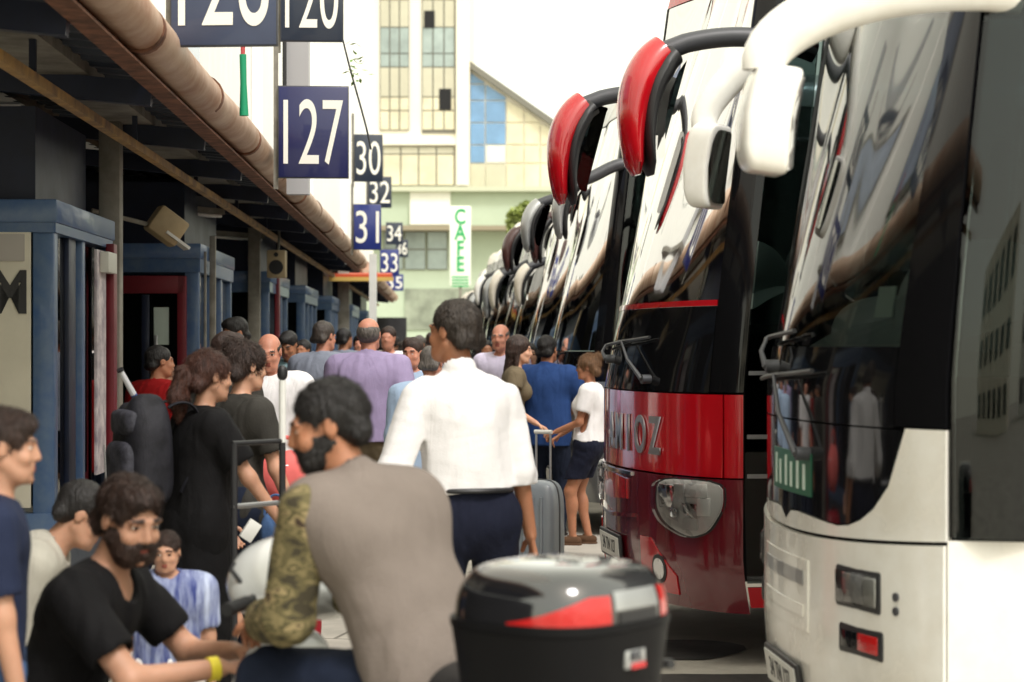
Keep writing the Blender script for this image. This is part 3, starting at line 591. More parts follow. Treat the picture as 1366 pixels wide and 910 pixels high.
kpart(K1, 'poster_strip', mat('poster_grey', lin(170, 165, 158), .8), (-1.22, -.021, 2.10), (2.15, .006, .14)); kpart(K1, 'door_panel', M_NAVY, (-.035, .63, 1.45), (.03, .2, 1.5)); kpart(K1, 'curtain', mat('beige_curtain', lin(140, 128, 108), .9, var=.2), (-.16, .35, 1.45), (.02, .25, 1.4))
cp = kpart(K1, 'notice_board', M_COLL, (.012, 1.33, 1.5), (.02, .3, 1.3)); kpart(K1, 'door_frame', M_DRED, (.03, 1.62, 1.15), (.05, .12, 2.1)); kpart(K1, 'lamp_box', mat('lamp_box_w', lin(205, 205, 195), .5), (.05, 1.4, 2.08), (.05, .3, .12))
K2 = kiosk(16.0, 18.6, 'second ticket kiosk with a dark red framed glazed door', a1=-1.92)
kpart(K2, 'door_frame', M_DRED, (-.42, -.02, 2.08), (.62, .05, .14)); kpart(K2, 'door_frame', M_DRED, (-.13, -.02, 1.4), (.07, .05, 1.5)); kpart(K2, 'door_frame', M_DRED, (-.72, -.02, 1.4), (.06, .05, 1.5)); kpart(K2, 'door_mullion', M_NAVY, (-.42, -.015, 1.35), (.06, .03, 1.3))
kpart(K2, 'handle', M_ALU, (-.33, -.07, 1.5), (.03, .02, .35)); kpart(K2, 'paper_notice', M_PAPER, (-.3, .02, 1.75), (.12, .01, .3)); kpart(K2, 'downpipe', M_POSTW, (.05, .55, 1.4), (.05, .05, 2.2)); kpart(K2, 'downpipe', M_POSTW, (.04, .1, 1.4), (.02, .03, 1.9))
K3 = kiosk(22.0, 24.8, 'third ticket kiosk with beige curtain strip, speaker above', a1=-1.87)
kpart(K3, 'curtain', mat('beige_curtain', lin(140, 128, 108), .9), (-.62, .02, 1.5), (.22, .02, 1.3)); kpart(K3, 'door_frame', M_DRED, (.02, .9, 1.4), (.05, .16, 2.0))
K4 = kiosk(27.2, 30, 'fourth ticket kiosk with a white and red notice in its window', a1=-1.83)
nb = kpart(K4, 'notice', M_PLATE, (-.40, -.03, 1.72), (.3, .02, .46)); MB().tube([(-.44, -.05, 1.8), (-.44, -.06, 1.8)], .07, 16).build('red_mark', M_RED, nb)
K5 = kiosk(33, 36, 'fifth ticket kiosk just before the orange awning', a1=-1.78); kpart(K5, 'notice', M_PLATE, (-.4, -.03, 1.7), (.4, .02, .35))
K6 = kiosk(40, 43.5, 'sixth ticket kiosk beyond the orange awning', a1=-1.75); K7 = kiosk(47, 51, 'seventh and farthest ticket kiosk', a1=-1.7)
# floodlight and speakers, awning
def speaker(px, py, d, lab):
    p = W(px, py, d); root = empty('wall_speaker', p, 0, lab, 'speaker'); s = d/24
    MB().box((0, .1, 0), (.20, .17, .30), bev=.012).build('box', mat('speaker_beige', lin(168, 150, 118), .6, var=.15), root)
    MB().tube([(0, .02, -.035), (0, .008, -.035)], .078, 24).build('cone', M_BLACKP, root); MB().tube([(0, .015, .10), (0, .008, .10)], .025, 14).build('tweeter', M_BLACKP, root)
    MB().tube([(0, .18, .1), (0, .3, .3), (0, .3, .45)], .015, 8).build('bracket', M_POSTW, root)
speaker(368, 352, 21.5, 'beige square loudspeaker with a dark cone hung under the canopy')
p = W(222, 302, 14); root = empty('floodlight', p, R(25), 'beige floodlight tilted on a pole arm under the canopy', 'floodlight')
MB().box((0, 0, 0), (.24, .16, .20), Matrix.Rotation(R(35), 3, 'Y'), bev=.02).build('housing', mat('flood_beige', lin(176, 156, 120), .5, var=.2), root)
MB().box((.06, -.03, -.1), (.2, .14, .02), Matrix.Rotation(R(35), 3, 'Y')).build('lens', M_PLATE, root)
MB().tube([(-.55, -.1, .09), (-.08, 0, .0)], .016, 8).build('arm', M_POSTW, root)
for k, (px, py, d, lab) in enumerate([(250, 285, 17, 'bare fluorescent tube fitting hung below the canopy by the floodlight'), (315, 318, 22, 'second fluorescent tube fitting further along the canopy')]):
    p = W(px, py, d); root = empty('tube_light', p, R(60), lab, 'tube light'); MB().box((0, 0, .04), (.9, .1, .05)).build('tray', M_POSTW, root)
    for y in (-.03, .03): MB().tube([(-.42, y, 0), (.42, y, 0)], .014, 8).build('tube', M_PLATE, root)
p = PF(-1.75, 35.2, 2.72); root = empty('awning', p, TH, 'small orange red awning with a yellow edge at the canopy gap', 'awning')
MB().box((.25, .5, .12), (1.3, 1.4, .07), Matrix.Rotation(R(3), 3, 'X')).build('sheet', mat('awning_orange', lin(196, 84, 52), .6, var=.2), root); MB().box((.1, -.24, .03), (1.7, .06, .07)).build('edge', mat('awning_yellow', lin(205, 170, 90), .6), root)
# ------------------------------------------------------------------ upper facade over the canopy
M_FAC = mat('facade_sheet', lin(244, 243, 238), .5, var=.04, vscale=.6)
root = empty('terminal_facade', PF(-2.0, 5), TH, 'pale ribbed metal facade of the terminal rising above the canopy', 'building')
Lf = 56; n = int(Lf/.11); V = []; F = []
for i in range(n+1):
    y = Lf*i/n; o = .005 if (i//2) % 2 else -.005
    V += [(o, y, 3.02), (o, y, 14)]
for i in range(n): F.append((2*i, 2*i+1, 2*i+3, 2*i+2))
MB().add(V, F).build('ribbed_sheet', M_FAC, root, smooth=False)
MB().box((-1.2, Lf/2, 8.6), (2.3, Lf-.02, 11)).build('core', M_FAC, root, smooth=False); MB().box((.1, Lf/2, 3.0), (.25, Lf, .06)).build('flashing', M_POSTW, root, smooth=False)
M_FWIN = mat('facade_window', lin(150, 160, 185), .15, spec=.6, var=.3, vscale=1.5)
for (y, z, wy, wz) in [(6.2, 4.1, 2.0, 1.1), (10.4, 4.15, 1.4, .9)]:
    f = MB().box((.03, y, z), (.06, wy+.16, wz+.16)).build('window', M_POSTW, root, smooth=False); MB().box((.05, y, z), (.06, wy, wz)).build('pane', M_FWIN, f, smooth=False)
for y in (9.2, 16.5, 25, 36): MB().box((.06, y, 8.4), (.12, .3, 10.8)).build('pilaster', M_FAC, root, smooth=False)
# hanging red and green pennant
p = W(324, 60, 10.4); root = empty('pennant', p, 0, 'narrow hanging pennant, red above and green below', 'pennant')
MB().tube([(0, 0, .12), (0, 0, -.05)], .012, 10).build('red_band', M_RED, root); MB().tube([(0, 0, -.05), (.003, 0, -.2), (.006, 0, -.37)], [.018, .017, .024], 12).build('green_band', mat('pennant_green', lin(20, 150, 105), .6), root)
MB().tube([(0, 0, .12), (-.01, 0, .5)], .004, 6).build('string', M_BLACKP, root)
# cable and sprig in front of the facade
p = W(470, 120, 15); root = empty('cable', p, 0, 'loose black cable with a green sprig hanging by the number boards', 'cable')
MB().tube(bez((-.12, 0, .6), (-.02, 0, .1), (.1, 0, -.2), (.14, 0, -.45), 14), .008, 6).build('wire', M_BLACKP, root)
m = MB(); rnd = random.Random(4)
for k in range(30):
    c = Vector((rnd.gauss(.02, .035), rnd.gauss(0, .04), rnd.gauss(.2, .08))); a = rnd.uniform(0, 6.28); u = Vector((math.cos(a), math.sin(a), rnd.uniform(-.6, .6)))*.03; v = Vector((-math.sin(a), math.cos(a), .4))*.012
    m.add([c-u, c+v, c+u, c-v], [(0, 1, 2, 3)])
m.build('leaves', mat('leaf_bright', (.12, .25, .03), .6), root)
# ------------------------------------------------------------------ number boards
M_LET = mat('board_letters', lin(240, 238, 228), .5)
def board(txt, x0, x1, y0, y1, h, col, label, skew=0, post_on=True, x_text=None):
    s = (y1-y0)/h; d = FPX/s; wd = (x1-x0)/s; c = W((x0+x1)/2, (y0+y1)/2, d)
    root = empty('number_board', c, R(skew), label, 'sign', 'bay number boards hung along the platform')
    MB().box((0, 0, 0), (wd, .03, h), bev=.006).build('panel', col, root)
    MB().box((0, .0, 0), (wd+.012, .022, h+.012), bev=.004).build('rim', M_DGREY, root)
    size = h*.98; n = len(txt); g = text('lettering', txt, size, M_LET, root, Matrix.Translation((0, -.018, 0)) @ Matrix.Rotation(R(90), 4, 'X'), .002, 1, .0)
    xs = [v.co.x for v in g.data.vertices]; zs = [v.co.z for v in g.data.vertices]
    kx = wd*.86/(max(xs)-min(xs)); kz = h*.72/(max(zs)-min(zs)); cx = (max(xs)+min(xs))/2; cz = (max(zs)+min(zs))/2
    for v in g.data.vertices: v.co.x = (v.co.x-cx)*kx; v.co.z = (v.co.z-cz)*kz
    if post_on:
        MB().box((-wd/2-.02, .04, .1), (.03, .03, h+.35)).build('side_bar', M_POSTW, root)
        a = CAN_A; L = .12; pass
    return root
CB1 = mat('board_slate', lin(64, 74, 100), .35, coat=.3, var=.1); CB2 = mat('board_blue', lin(30, 34, 86), .3, coat=.4, var=.1); CB3 = mat('board_dark', lin(34, 44, 62), .35, coat=.3); CB4 = mat('board_blue_b', lin(34, 48, 118), .35, coat=.3)
board('126', 228, 370, -118, 61, .64, CB1, 'largest slate blue number board at the top edge, cut off by the frame', -4)
board('120', 375, 457, -62, 55, .60, CB3, 'dark slate board with a narrow zero, above the 127 board', 3)
board('127', 372, 464, 116, 237, .60, CB2, 'bright navy number board reading 127', 4)
board('30', 473, 510, 180, 242, .60, CB3, 'dark board reading 30, directly above the blue 31 board', 8)
board('31', 472, 508, 273, 333, .60, CB4, 'blue board reading 31 hung on a white post', 8)
board('32', 491, 522, 236, 277, .60, CB3, 'dark board reading 32, right of and below the 30 board', 8)
board('34', 515, 537, 297, 326, .60, CB3, 'small dark number board reading 34', 8, False)
board('33', 507, 532, 333, 368, .60, CB4, 'blue number board reading 33', 8, False)
board('35', 515, 538, 366, 388, .60, CB4, 'small blue board reading 35 tucked under the 33 board', 8, False)
board('36', 528, 544, 320, 343, .60, CB3, 'tiny dark board reading 36 just right of the 34 board', 8, False)
board('38', 536, 548, 345, 362, .60, CB3, 'tiny dark board reading 38 right of the blue 33 board', 8, False)
board('37', 534, 550, 380, 398, .60, CB4, 'tiny blue board reading 37, lowest of the boards', 8, False)
p = W(497, 430, 27.6); root = empty('board_post', (p.x, p.y, 0), 0, 'white post carrying the 31 board', 'post'); MB().box((0, .08, 1.43), (.1, .1, 2.86)).build('shaft', M_PLATE, root)
p = W(398, 260, 14.6); root = empty('board_post', (p.x, p.y, 0), 0, 'grey white post behind the 127 board', 'post')
MB().box((0, .0, 3.9), (.16, .12, 2.4)).build('shaft', mat('post_grey', lin(176, 176, 178), .5), root, smooth=False); MB().tube([(-.09, -.1, 2.9), (-.09, -.1, 5.1)], .015, 8).build('rod', M_BLACKP, root)
MB().box((-.0, .1, 3.05), (.3, .4, .05)).build('foot', M_POSTW, root)
# ------------------------------------------------------------------ far building
M_CWALL = mat('far_cream_wall', lin(240, 234, 218), .8, var=.06, vscale=.3)
M_GREENW = mat('far_green_wall', lin(186, 200, 176), .7, var=.1, vscale=.4)
M_YGL = mat('yellow_glass', lin(222, 214, 184), .25, spec=.6, var=.25, vscale=.5); M_BGL = mat('blue_glass', lin(120, 160, 200), .2, spec=.6, var=.25, vscale=.5); M_GGL = mat('grey_glass', lin(160, 174, 170), .2, spec=.6, var=.35, vscale=.4); M_MUL = mat('mullion', lin(120, 118, 108), .6)
M_LBL = mat('pale_glass', lin(196, 192, 170), .2, spec=.6, var=.15, vscale=.3)
DB = 84.0; SB = FPX/DB
def fx(px): return (px-683)/SB
def fz(py): return CAMH-(py-HOR)/SB
root = empty('office_tower', (fx(560), DB, 0), 0, 'cream office tower with tall glazed strips and a yellow window row', 'building'); ox = fx(560)
def fbox(nm, m, x0, x1, y0, y1, yf, dep, parent, o=ox): return MB().box(((fx(x0)+fx(x1))/2-o, yf+dep/2, (fz(y0)+fz(y1))/2), (abs(fx(x1)-fx(x0)), dep, abs(fz(y0)-fz(y1)))).build(nm, m, parent, smooth=False)
fbox('wall', M_CWALL, 440, 626, -260, 250, 0, 14, root)
def strip(x0, x1, y0, y1, cols, bands, nm='glazed_strip'):
    f = fbox(nm, M_MUL, x0, x1, y0, y1, -.06, .1, root)
    for k in range(cols):
        a = x0+(x1-x0)*k/cols+.9; b = x0+(x1-x0)*(k+1)/cols-.9
        for (ya, yb, mt) in bands: fbox('pane', mt, a, b, ya+.8, yb-.8, -.11, .04, f)
tb = [(-200, -90, M_YGL), (-90, 0, M_LBL), (0, 37, M_LBL), (37, 72, M_GGL), (72, 90, M_GGL), (90, 130, M_LBL), (130, 148, M_YGL), (148, 174, M_YGL)]
strip(507, 546, -200, 174, 3, tb); strip(563, 607, -200, 178, 3, tb)
f = fbox('open_window', M_DARKIN, 566, 580, 15, 38, -.14, .05, root); fbox('open_window', M_DARKIN, 586, 602, 119, 147, -.14, .05, root)
strip(511, 606, 196, 206, 4, [(196, 206, M_LBL)], 'window_row'); strip(511, 606, 206, 248, 4, [(206, 248, M_YGL)], 'window_row')
fbox('string_course', M_CWALL, 503, 624, 185, 194, -.25, .3, root); fbox('corner_pier', M_CWALL, 609, 625, -200, 248, -.3, .35, root)
root = empty('station_hall', (fx(680), DB, 0), 0, 'low green station hall with a white board and grey windows', 'building'); ox2 = fx(680)
fbox('wall', M_GREENW, 440, 1150, 250, 465, .0, 12, root, ox2)
fbox('cornice', mat('far_cornice', lin(196, 200, 176), .7), 440, 1150, 250, 256, -.4, .4, root, ox2); fbox('canopy_band', mat('far_band', lin(150, 140, 118), .7), 440, 760, 303, 309, -1.2, 1.2, root, ox2)
fbox('white_board', mat('white_board', lin(240, 240, 228), .6, var=.05), 547, 601, 252, 300, -.15, .15, root, ox2)
for a, b in ((512, 538), (540, 568), (570, 597)):
    f = fbox('window', M_MUL, a, b, 309, 360, -.06, .1, root, ox2); fbox('pane', M_GGL, a+1, b-1, 310, 332, -.1, .05, f, ox2); fbox('pane', M_GGL, a+1, b-1, 334, 359, -.1, .05, f, ox2)
f = fbox('shopfront', mat('shop_dark', lin(150, 158, 140), .6, var=.4, vscale=1), 540, 660, 385, 440, -.06, .1, root, ox2)
# glazed sloping hall
root = empty('glazed_hall', (fx(680), DB+1, 0), 0, 'sloping roofed glass hall with blue and yellow panes', 'building')
poly = [(fx(626)-ox2, fz(252)), (fx(800)-ox2, fz(252)), (fx(800)-ox2, fz(205)), (fx(735)-ox2, fz(160)), (fx(626)-ox2, fz(84))]
MB().prism(poly, .1, 9, 'y').build('wall', M_CWALL, root, smooth=False)
def roofy(px): return 84+(px-626)*(160-84)/(735-626)
cols = [(627, 646, M_BGL), (648, 674, M_BGL), (676, 698, M_YGL), (700, 720, M_YGL), (722, 742, M_YGL), (744, 770, M_YGL)]
for (a, b, mt) in cols:
    ys = [250, 215, 190, 160, 130, 108, 84]; 
    for k in range(6):
        yb, yt = ys[k]-1, ys[k+1]+1; la, lb = max(yt, roofy(a)+8), max(yt, roofy(b)+8)
        if yb-la < 3: continue
        mt2 = M_PLATE if (a == 648 and k == 1) else (M_LBL if (k == 0 and mt is M_BGL) else mt)
        MB().prism([(fx(a)-ox2, fz(yb)), (fx(b)-ox2, fz(yb)), (fx(b)-ox2, fz(min(lb, yb-.5))), (fx(a)-ox2, fz(la))], .02, .1, 'y').build('pane', mt2, root, smooth=False)
L1 = Vector((fx(622)-ox2, 4.4, fz(80))); L2 = Vector((fx(805)-ox2, 4.4, fz(80+(183)*.697)))
dv = L2-L1; MB().box((L1+L2)/2, (dv.length, 9.4, .25), Matrix.Rotation(math.atan2(-dv.z, dv.x), 3, 'Y')).build('roof_edge', M_MUL, root, smooth=False)
# cafe sign
c = W(614, 328, 78); root = empty('cafe_sign', c, 0, 'tall white sign with green letters reading CAFE', 'sign')
s_ = FPX/78; MB().box((0, .1, 0), (28/s_, .2, 106/s_), bev=.03).build('panel', mat('sign_white', lin(240, 244, 232), .5, var=.04), root)
M_GL = mat('sign_green', lin(30, 165, 95), .5)
for k, ch in enumerate('CAFE'): text('letter', ch, .82, M_GL, root, Matrix.Translation((0, -.01, 1.12-k*.62)) @ Matrix.Rotation(R(90), 4, 'X'), .02, .8, .015)
for k in range(4): MB().box((0, -.01, -1.22-k*.12), (.66, .03, .05)).build('sign_line', M_GL, root)
MB().tube([(0, .1, -1.5), (0, .1, -c.z)], .06, 8).build('pole', M_POSTW, root)
# trees behind the coach row
def tree(x, y, h, r, label, seed):
    rnd = random.Random(seed); root = empty('tree', (x, y, 0), 0, label, 'tree', 'trees behind the coach row')
    m = MB(); m.tube([(0, 0, 0), (.1, 0, h*.3), (-.1, .1, h*.6), (0, 0, h*.85)], [.28, .22, .14, .04], 10)
    for k in range(7): a = k*2.4; z = h*(.4+.06*k); m.tube([(0, 0, z), (math.cos(a)*r*.4, math.sin(a)*r*.4, z+r*.35), (math.cos(a)*r*.75, math.sin(a)*r*.75, z+r*.6)], [.1, .06, .02], 6)
    m.build('trunk', mat('bark', (.08, .06, .045), .9, bump=.5), root)
    cl = [(rnd.uniform(-1, 1)*r*.7, rnd.uniform(-1, 1)*r*.7, h*(.55+.42*rnd.random()), r*rnd.uniform(.28, .5)) for _ in range(26)]
    m = MB()
    for (cx, cy, cz, cr) in cl:
        for _ in range(170):
            v = Vector((rnd.gauss(0, 1), rnd.gauss(0, 1), rnd.gauss(0, .8))); v = v.normalized()*cr*rnd.random()**.4; c = Vector((cx, cy, cz))+v
            u = Vector((rnd.uniform(-1, 1), rnd.uniform(-1, 1), rnd.uniform(-.6, .6))).normalized()*.17; q = u.cross(Vector((rnd.uniform(-1, 1), rnd.uniform(-1, 1), 1))).normalized()*.10
            m.add([c-u, c+q, c+u, c-q], [(0, 1, 2, 3)])
    m.build('crown', mat('foliage_light', (.3, .36, .10), .7, var=.5, vscale=2), root, smooth=False, fixn=False)
tree(fx(792)*62/84, 62, 7.6, 1.1, 'light green leafy tree seen between the coach mirrors', 3)
tree(fx(712)*70/84, 70, 6.6, .9, 'small dull green tree just above the far coach roofs', 9)
# unseen blocks added behind the viewer to break up the coach glass reflections
for k, (x, y, sx, sy, h, lb) in enumerate([(-14, -46, 20, 12, 9, 'pale low office block across the yard behind the viewer'), (14, -60, 22, 12, 12, 'beige apartment block across the yard behind the viewer')]):
    root = empty('reflection_block', (x, y, 0), 0, lb, 'building'); MB().box((0, 0, h/2), (sx, sy, h)).build('wall', [M_CWALL, M_FAC][k % 2], root, smooth=False)
    for fl in range(int(h/3)):
        for q in range(6): MB().box((-sx/2+sx*(q+.5)/6, sy/2+.02, 1.6+3*fl), (sx/6*.6, .08, 1.5)).build('window', M_SGLASS, root, smooth=False)
# ------------------------------------------------------------------ people: one continuous body grown from a distance field
class Field:
    def __init__(s, lo, hi, h):
        s.h = h; s.lo = np.array(lo, np.float32); s.n = np.maximum(4, np.ceil((np.array(hi)-np.array(lo))/h).astype(int)+1)
        s.D = np.full(s.n, 1.0, np.float32); s.ax = [s.lo[i]+h*np.arange(s.n[i], dtype=np.float32) for i in range(3)]
    def sl(s, lo, hi):
        r = []
        for i in range(3):
            a = int(max(0, math.floor((lo[i]-s.lo[i])/s.h))); b = int(min(s.n[i], math.ceil((hi[i]-s.lo[i])/s.h)+1))
            if b <= a: return None
            r.append((a, b))
        return r
    def apply(s, f, lo, hi, k=.02, mode='u', pad=None):
        pd = (k+2.5*s.h) if pad is None else pad; r = s.sl([c-pd for c in lo], [c+pd for c in hi])
        if r is None: return
        X = s.ax[0][r[0][0]:r[0][1]][:, None, None]; Y = s.ax[1][r[1][0]:r[1][1]][None, :, None]; Z = s.ax[2][r[2][0]:r[2][1]][None, None, :]
        d = f(X, Y, Z); v = s.D[r[0][0]:r[0][1], r[1][0]:r[1][1], r[2][0]:r[2][1]]
        if mode == 'u':
            if k > 0: h_ = np.maximum(k-np.abs(v-d), 0)/k; v[...] = np.minimum(v, d)-h_*h_*k*.25
            else: v[...] = np.minimum(v, d)
        else:
            d = -d
            if k > 0: h_ = np.maximum(k-np.abs(v-d), 0)/k; v[...] = np.maximum(v, d)+h_*h_*k*.25
            else: v[...] = np.maximum(v, d)
    def cap(s, a, b, r1, r2=None, k=.02, mode='u', flat=None):
        r2 = r1 if r2 is None else r2; a = np.array(a, float); b = np.array(b, float); ba = b-a
        if flat is None: fx_, fn, sc_ = None, None, 1
        else: fn = np.array(flat[0], float); fn /= np.linalg.norm(fn); fx_ = 1/flat[1]-1; sc_ = (1+flat[1])/2; ba = ba+fn*(ba@fn)*fx_
        L2 = float(ba@ba)+1e-9
        def f(X, Y, Z):
            x, y, z = X-a[0], Y-a[1], Z-a[2]
            if fx_ is not None:
                t = (x*fn[0]+y*fn[1]+z*fn[2])*fx_; x, y, z = x+t*fn[0], y+t*fn[1], z+t*fn[2]
            h_ = np.clip((x*ba[0]+y*ba[1]+z*ba[2])/L2, 0, 1)
            return (np.sqrt((x-ba[0]*h_)**2+(y-ba[1]*h_)**2+(z-ba[2]*h_)**2)-(r1+(r2-r1)*h_))*sc_
        R_ = max(r1, r2); s.apply(f, np.minimum(a, b)-R_, np.maximum(a, b)+R_, k, mode)
    def ell(s, c, r, Rm=None, k=.02, mode='u'):
        c = np.array(c, float); r = np.array(r, float); M = np.eye(3) if Rm is None else np.array(Rm)
        def f(X, Y, Z):
            x, y, z = X-c[0], Y-c[1], Z-c[2]
            q = [(x*M[0][i]+y*M[1][i]+z*M[2][i])/r[i] for i in range(3)]
            k0 = np.sqrt(q[0]**2+q[1]**2+q[2]**2); k1 = np.sqrt((q[0]/r[0])**2+(q[1]/r[1])**2+(q[2]/r[2])**2)+1e-6
            return k0*(k0-1)/k1
        R_ = float(max(r)); s.apply(f, c-R_, c+R_, k, mode)
    def plane(s, p, n, k=.0):
        """keep the side n points away from"""
        p = np.array(p, float); n = np.array(n, float); n = n/np.linalg.norm(n)
        X, Y, Z = s.ax[0][:, None, None], s.ax[1][None, :, None], s.ax[2][None, None, :]
        s.D = np.maximum(s.D, ((X-p[0])*n[0]+(Y-p[1])*n[1]+(Z-p[2])*n[2]).astype(np.float32))
    def noise(s, amp, fr, seed=0, st=(1, 1, 1)):
        I = np.argwhere(np.abs(s.D) < amp*2+s.h*2); 
        if not len(I): return
        P = s.lo+I*s.h; rg = np.random.RandomState(seed); v = np.zeros(len(I))
        Q = P*np.array(st)
        wp = np.stack([np.sin(Q@rg.normal(0, fr*.5, 3)+rg.uniform(0, 6)) for _ in range(3)], 1)*.6/fr*3
        for o in range(5):
            kk = rg.normal(0, 1, 3); kk = kk/np.linalg.norm(kk)*fr*(1+.55*o); v += np.sin((Q+wp)@kk+rg.uniform(0, 6))/(1+.5*o)
        s.D[I[:, 0], I[:, 1], I[:, 2]] += (amp*v*.45).astype(np.float32)
    def mesh(s, name, mats, parent, pick=None):
        D = s.D; D[0], D[-1] = 1, 1; D[:, 0], D[:, -1] = 1, 1; D[:, :, 0], D[:, :, -1] = 1, 1
        S = D < 0; c = np.zeros(np.array(D.shape)-1, np.int8)
        for i in (0, 1):
            for j in (0, 1):
                for k in (0, 1): c += S[i:D.shape[0]-1+i, j:D.shape[1]-1+j, k:D.shape[2]-1+k]
        A = (c > 0) & (c < 8); I = np.argwhere(A)
        if not len(I): return None
        idx = np.full(A.shape, -1, np.int32); idx[A] = np.arange(len(I))
        P = np.zeros((len(I), 3)); N = np.zeros(len(I)); O = [(i, j, k) for i in (0, 1) for j in (0, 1) for k in (0, 1)]
        for a in O:
            for ax in range(3):
                if a[ax]: continue
                b = list(a); b[ax] = 1; d1 = D[I[:, 0]+a[0], I[:, 1]+a[1], I[:, 2]+a[2]]; d2 = D[I[:, 0]+b[0], I[:, 1]+b[1], I[:, 2]+b[2]]
                m = (d1 < 0) != (d2 < 0); t = d1[m]/(d1[m]-d2[m]); q = np.tile(np.array(a, float), (m.sum(), 1)); q[:, ax] = t; P[m] += q; N[m] += 1
        P = s.lo+(I+P/N[:, None])*s.h
        F = []
        for ax in range(3):
            u, v = (ax+1) % 3, (ax+2) % 3; n = list(D.shape)
            sa = [slice(1, n[i]-1) for i in range(3)]; sb = list(sa); sa[ax] = slice(0, n[ax]-1); sb[ax] = slice(1, n[ax])
            E1, E2 = S[tuple(sa)], S[tuple(sb)]; E = np.argwhere(E1 != E2); of = np.array([1, 1, 1]); of[ax] = 0; E = E+of
            q = []
            for du, dv in ((-1, -1), (0, -1), (0, 0), (-1, 0)):
                e = E.copy(); e[:, u] += du; e[:, v] += dv; q.append(idx[e[:, 0], e[:, 1], e[:, 2]])
            q = np.stack(q, 1); fl = ~S[E[:, 0], E[:, 1], E[:, 2]]; q[fl] = q[fl][:, ::-1]; F.append(q)
        F = np.concatenate(F); F = F[(F >= 0).all(1)]
        me = bpy.data.meshes.new(name); me.vertices.add(len(P)); me.vertices.foreach_set('co', P.astype(np.float32).ravel())
        me.loops.add(len(F)*4); me.loops.foreach_set('vertex_index', F.astype(np.int32).ravel()); me.polygons.add(len(F)); me.polygons.foreach_set('loop_start', np.arange(0, len(F)*4, 4, dtype=np.int32))
        me.update(calc_edges=True); me.polygons.foreach_set('use_smooth', np.ones(len(F), bool))
        for m in mats: me.materials.append(m)
        if pick is not None:
            C = P[F].mean(1); me.polygons.foreach_set('material_index', pick(C).astype(np.int32))
        me.update(); o = bpy.data.objects.new(name, me); sc.collection.objects.link(o); o.parent = parent; return o

def rotm(ax, a): return np.array(Matrix.Rotation(a, 3, ax))
def ik(a, t, l1, l2, hint):
    a, t, hint = map(lambda v: np.array(v, float), (a, t, hint)); d = t-a; L = np.linalg.norm(d); d = d/L
    L = min(L, (l1+l2)*.998); t = a+d*L; c = (l1*l1+L*L-l2*l2)/(2*L); h_ = math.sqrt(max(l1*l1-c*c, 0)); hh = hint-d*(hint@d); hh = hh/(np.linalg.norm(hh)+1e-9)
    return a+d*c+hh*h_, t
SKIN = dict(mid=mat('skin_mid', lin(186, 140, 114), .5, var=.12, vscale=9, sss=.25), tan=mat('skin_tan', lin(172, 118, 88), .5, var=.12, vscale=9, sss=.25), fair=mat('skin_fair', lin(212, 162, 134), .5, var=.1, vscale=9, sss=.25), red=mat('skin_ruddy', lin(196, 136, 112), .5, var=.15, vscale=9, sss=.25))
M_LIP = mat('lips', lin(150, 82, 70), .45); M_EYEW = mat('eye_white', lin(215, 205, 195), .2); M_EYED = mat('eye_dark', lin(28, 20, 16), .15)
def hairm(n, c): return mat('hair_'+n, lin(*c), .5, var=.5, vscale=60, bump=.8, bscale=130, stretch=(1, 1, .25))
HAIR = dict(black=hairm('black', (24, 20, 19)), brown=hairm('brown', (52, 34, 26)), grey=hairm('grey', (96, 90, 84)), auburn=hairm('auburn', (70, 38, 26)), light=hairm('light', (126, 92, 62)), mixed=hairm('mixed', (62, 54, 48)))
def cloth(n, c, **k): return mat('cloth_'+n, lin(*c), k.pop('rough', .85), var=k.pop('var', .15), vscale=k.pop('vscale', 3), bump=k.pop('bump', .25), bscale=k.pop('bscale', 180), sheen=0, spec=.25, **k)
def wrinkle(m, strength=.33, sc_=5.5, dist=.03):
    n = m.node_tree.nodes; l = m.node_tree.links; p = n['Principled BSDF']; t = n.new('ShaderNodeTexCoord'); mp = n.new('ShaderNodeMapping'); mp.inputs['Scale'].default_value = (1.5, 1.5, .5); mp.inputs['Rotation'].default_value = (.2, .35, 0)
    z = n.new('ShaderNodeTexNoise'); z.inputs['Scale'].default_value = sc_; z.inputs['Detail'].default_value = 3; z.inputs['Distortion'].default_value = 1.6; l.new(t.outputs['Object'], mp.inputs['Vector']); l.new(mp.outputs[0], z.inputs['Vector'])
    b = n.new('ShaderNodeBump'); b.inputs['Strength'].default_value = strength; b.inputs['Distance'].default_value = dist; l.new(z.outputs['Fac'], b.inputs['Height'])
    if p.inputs['Normal'].links: l.new(p.inputs['Normal'].links[0].from_socket, b.inputs['Normal'])
    l.new(b.outputs[0], p.inputs['Normal']); return m
_cloth = cloth
def cloth(n, c, **k):
    new = 'cloth_'+n not in MATS; m = _cloth(n, c, **k)
    return wrinkle(m) if new else m
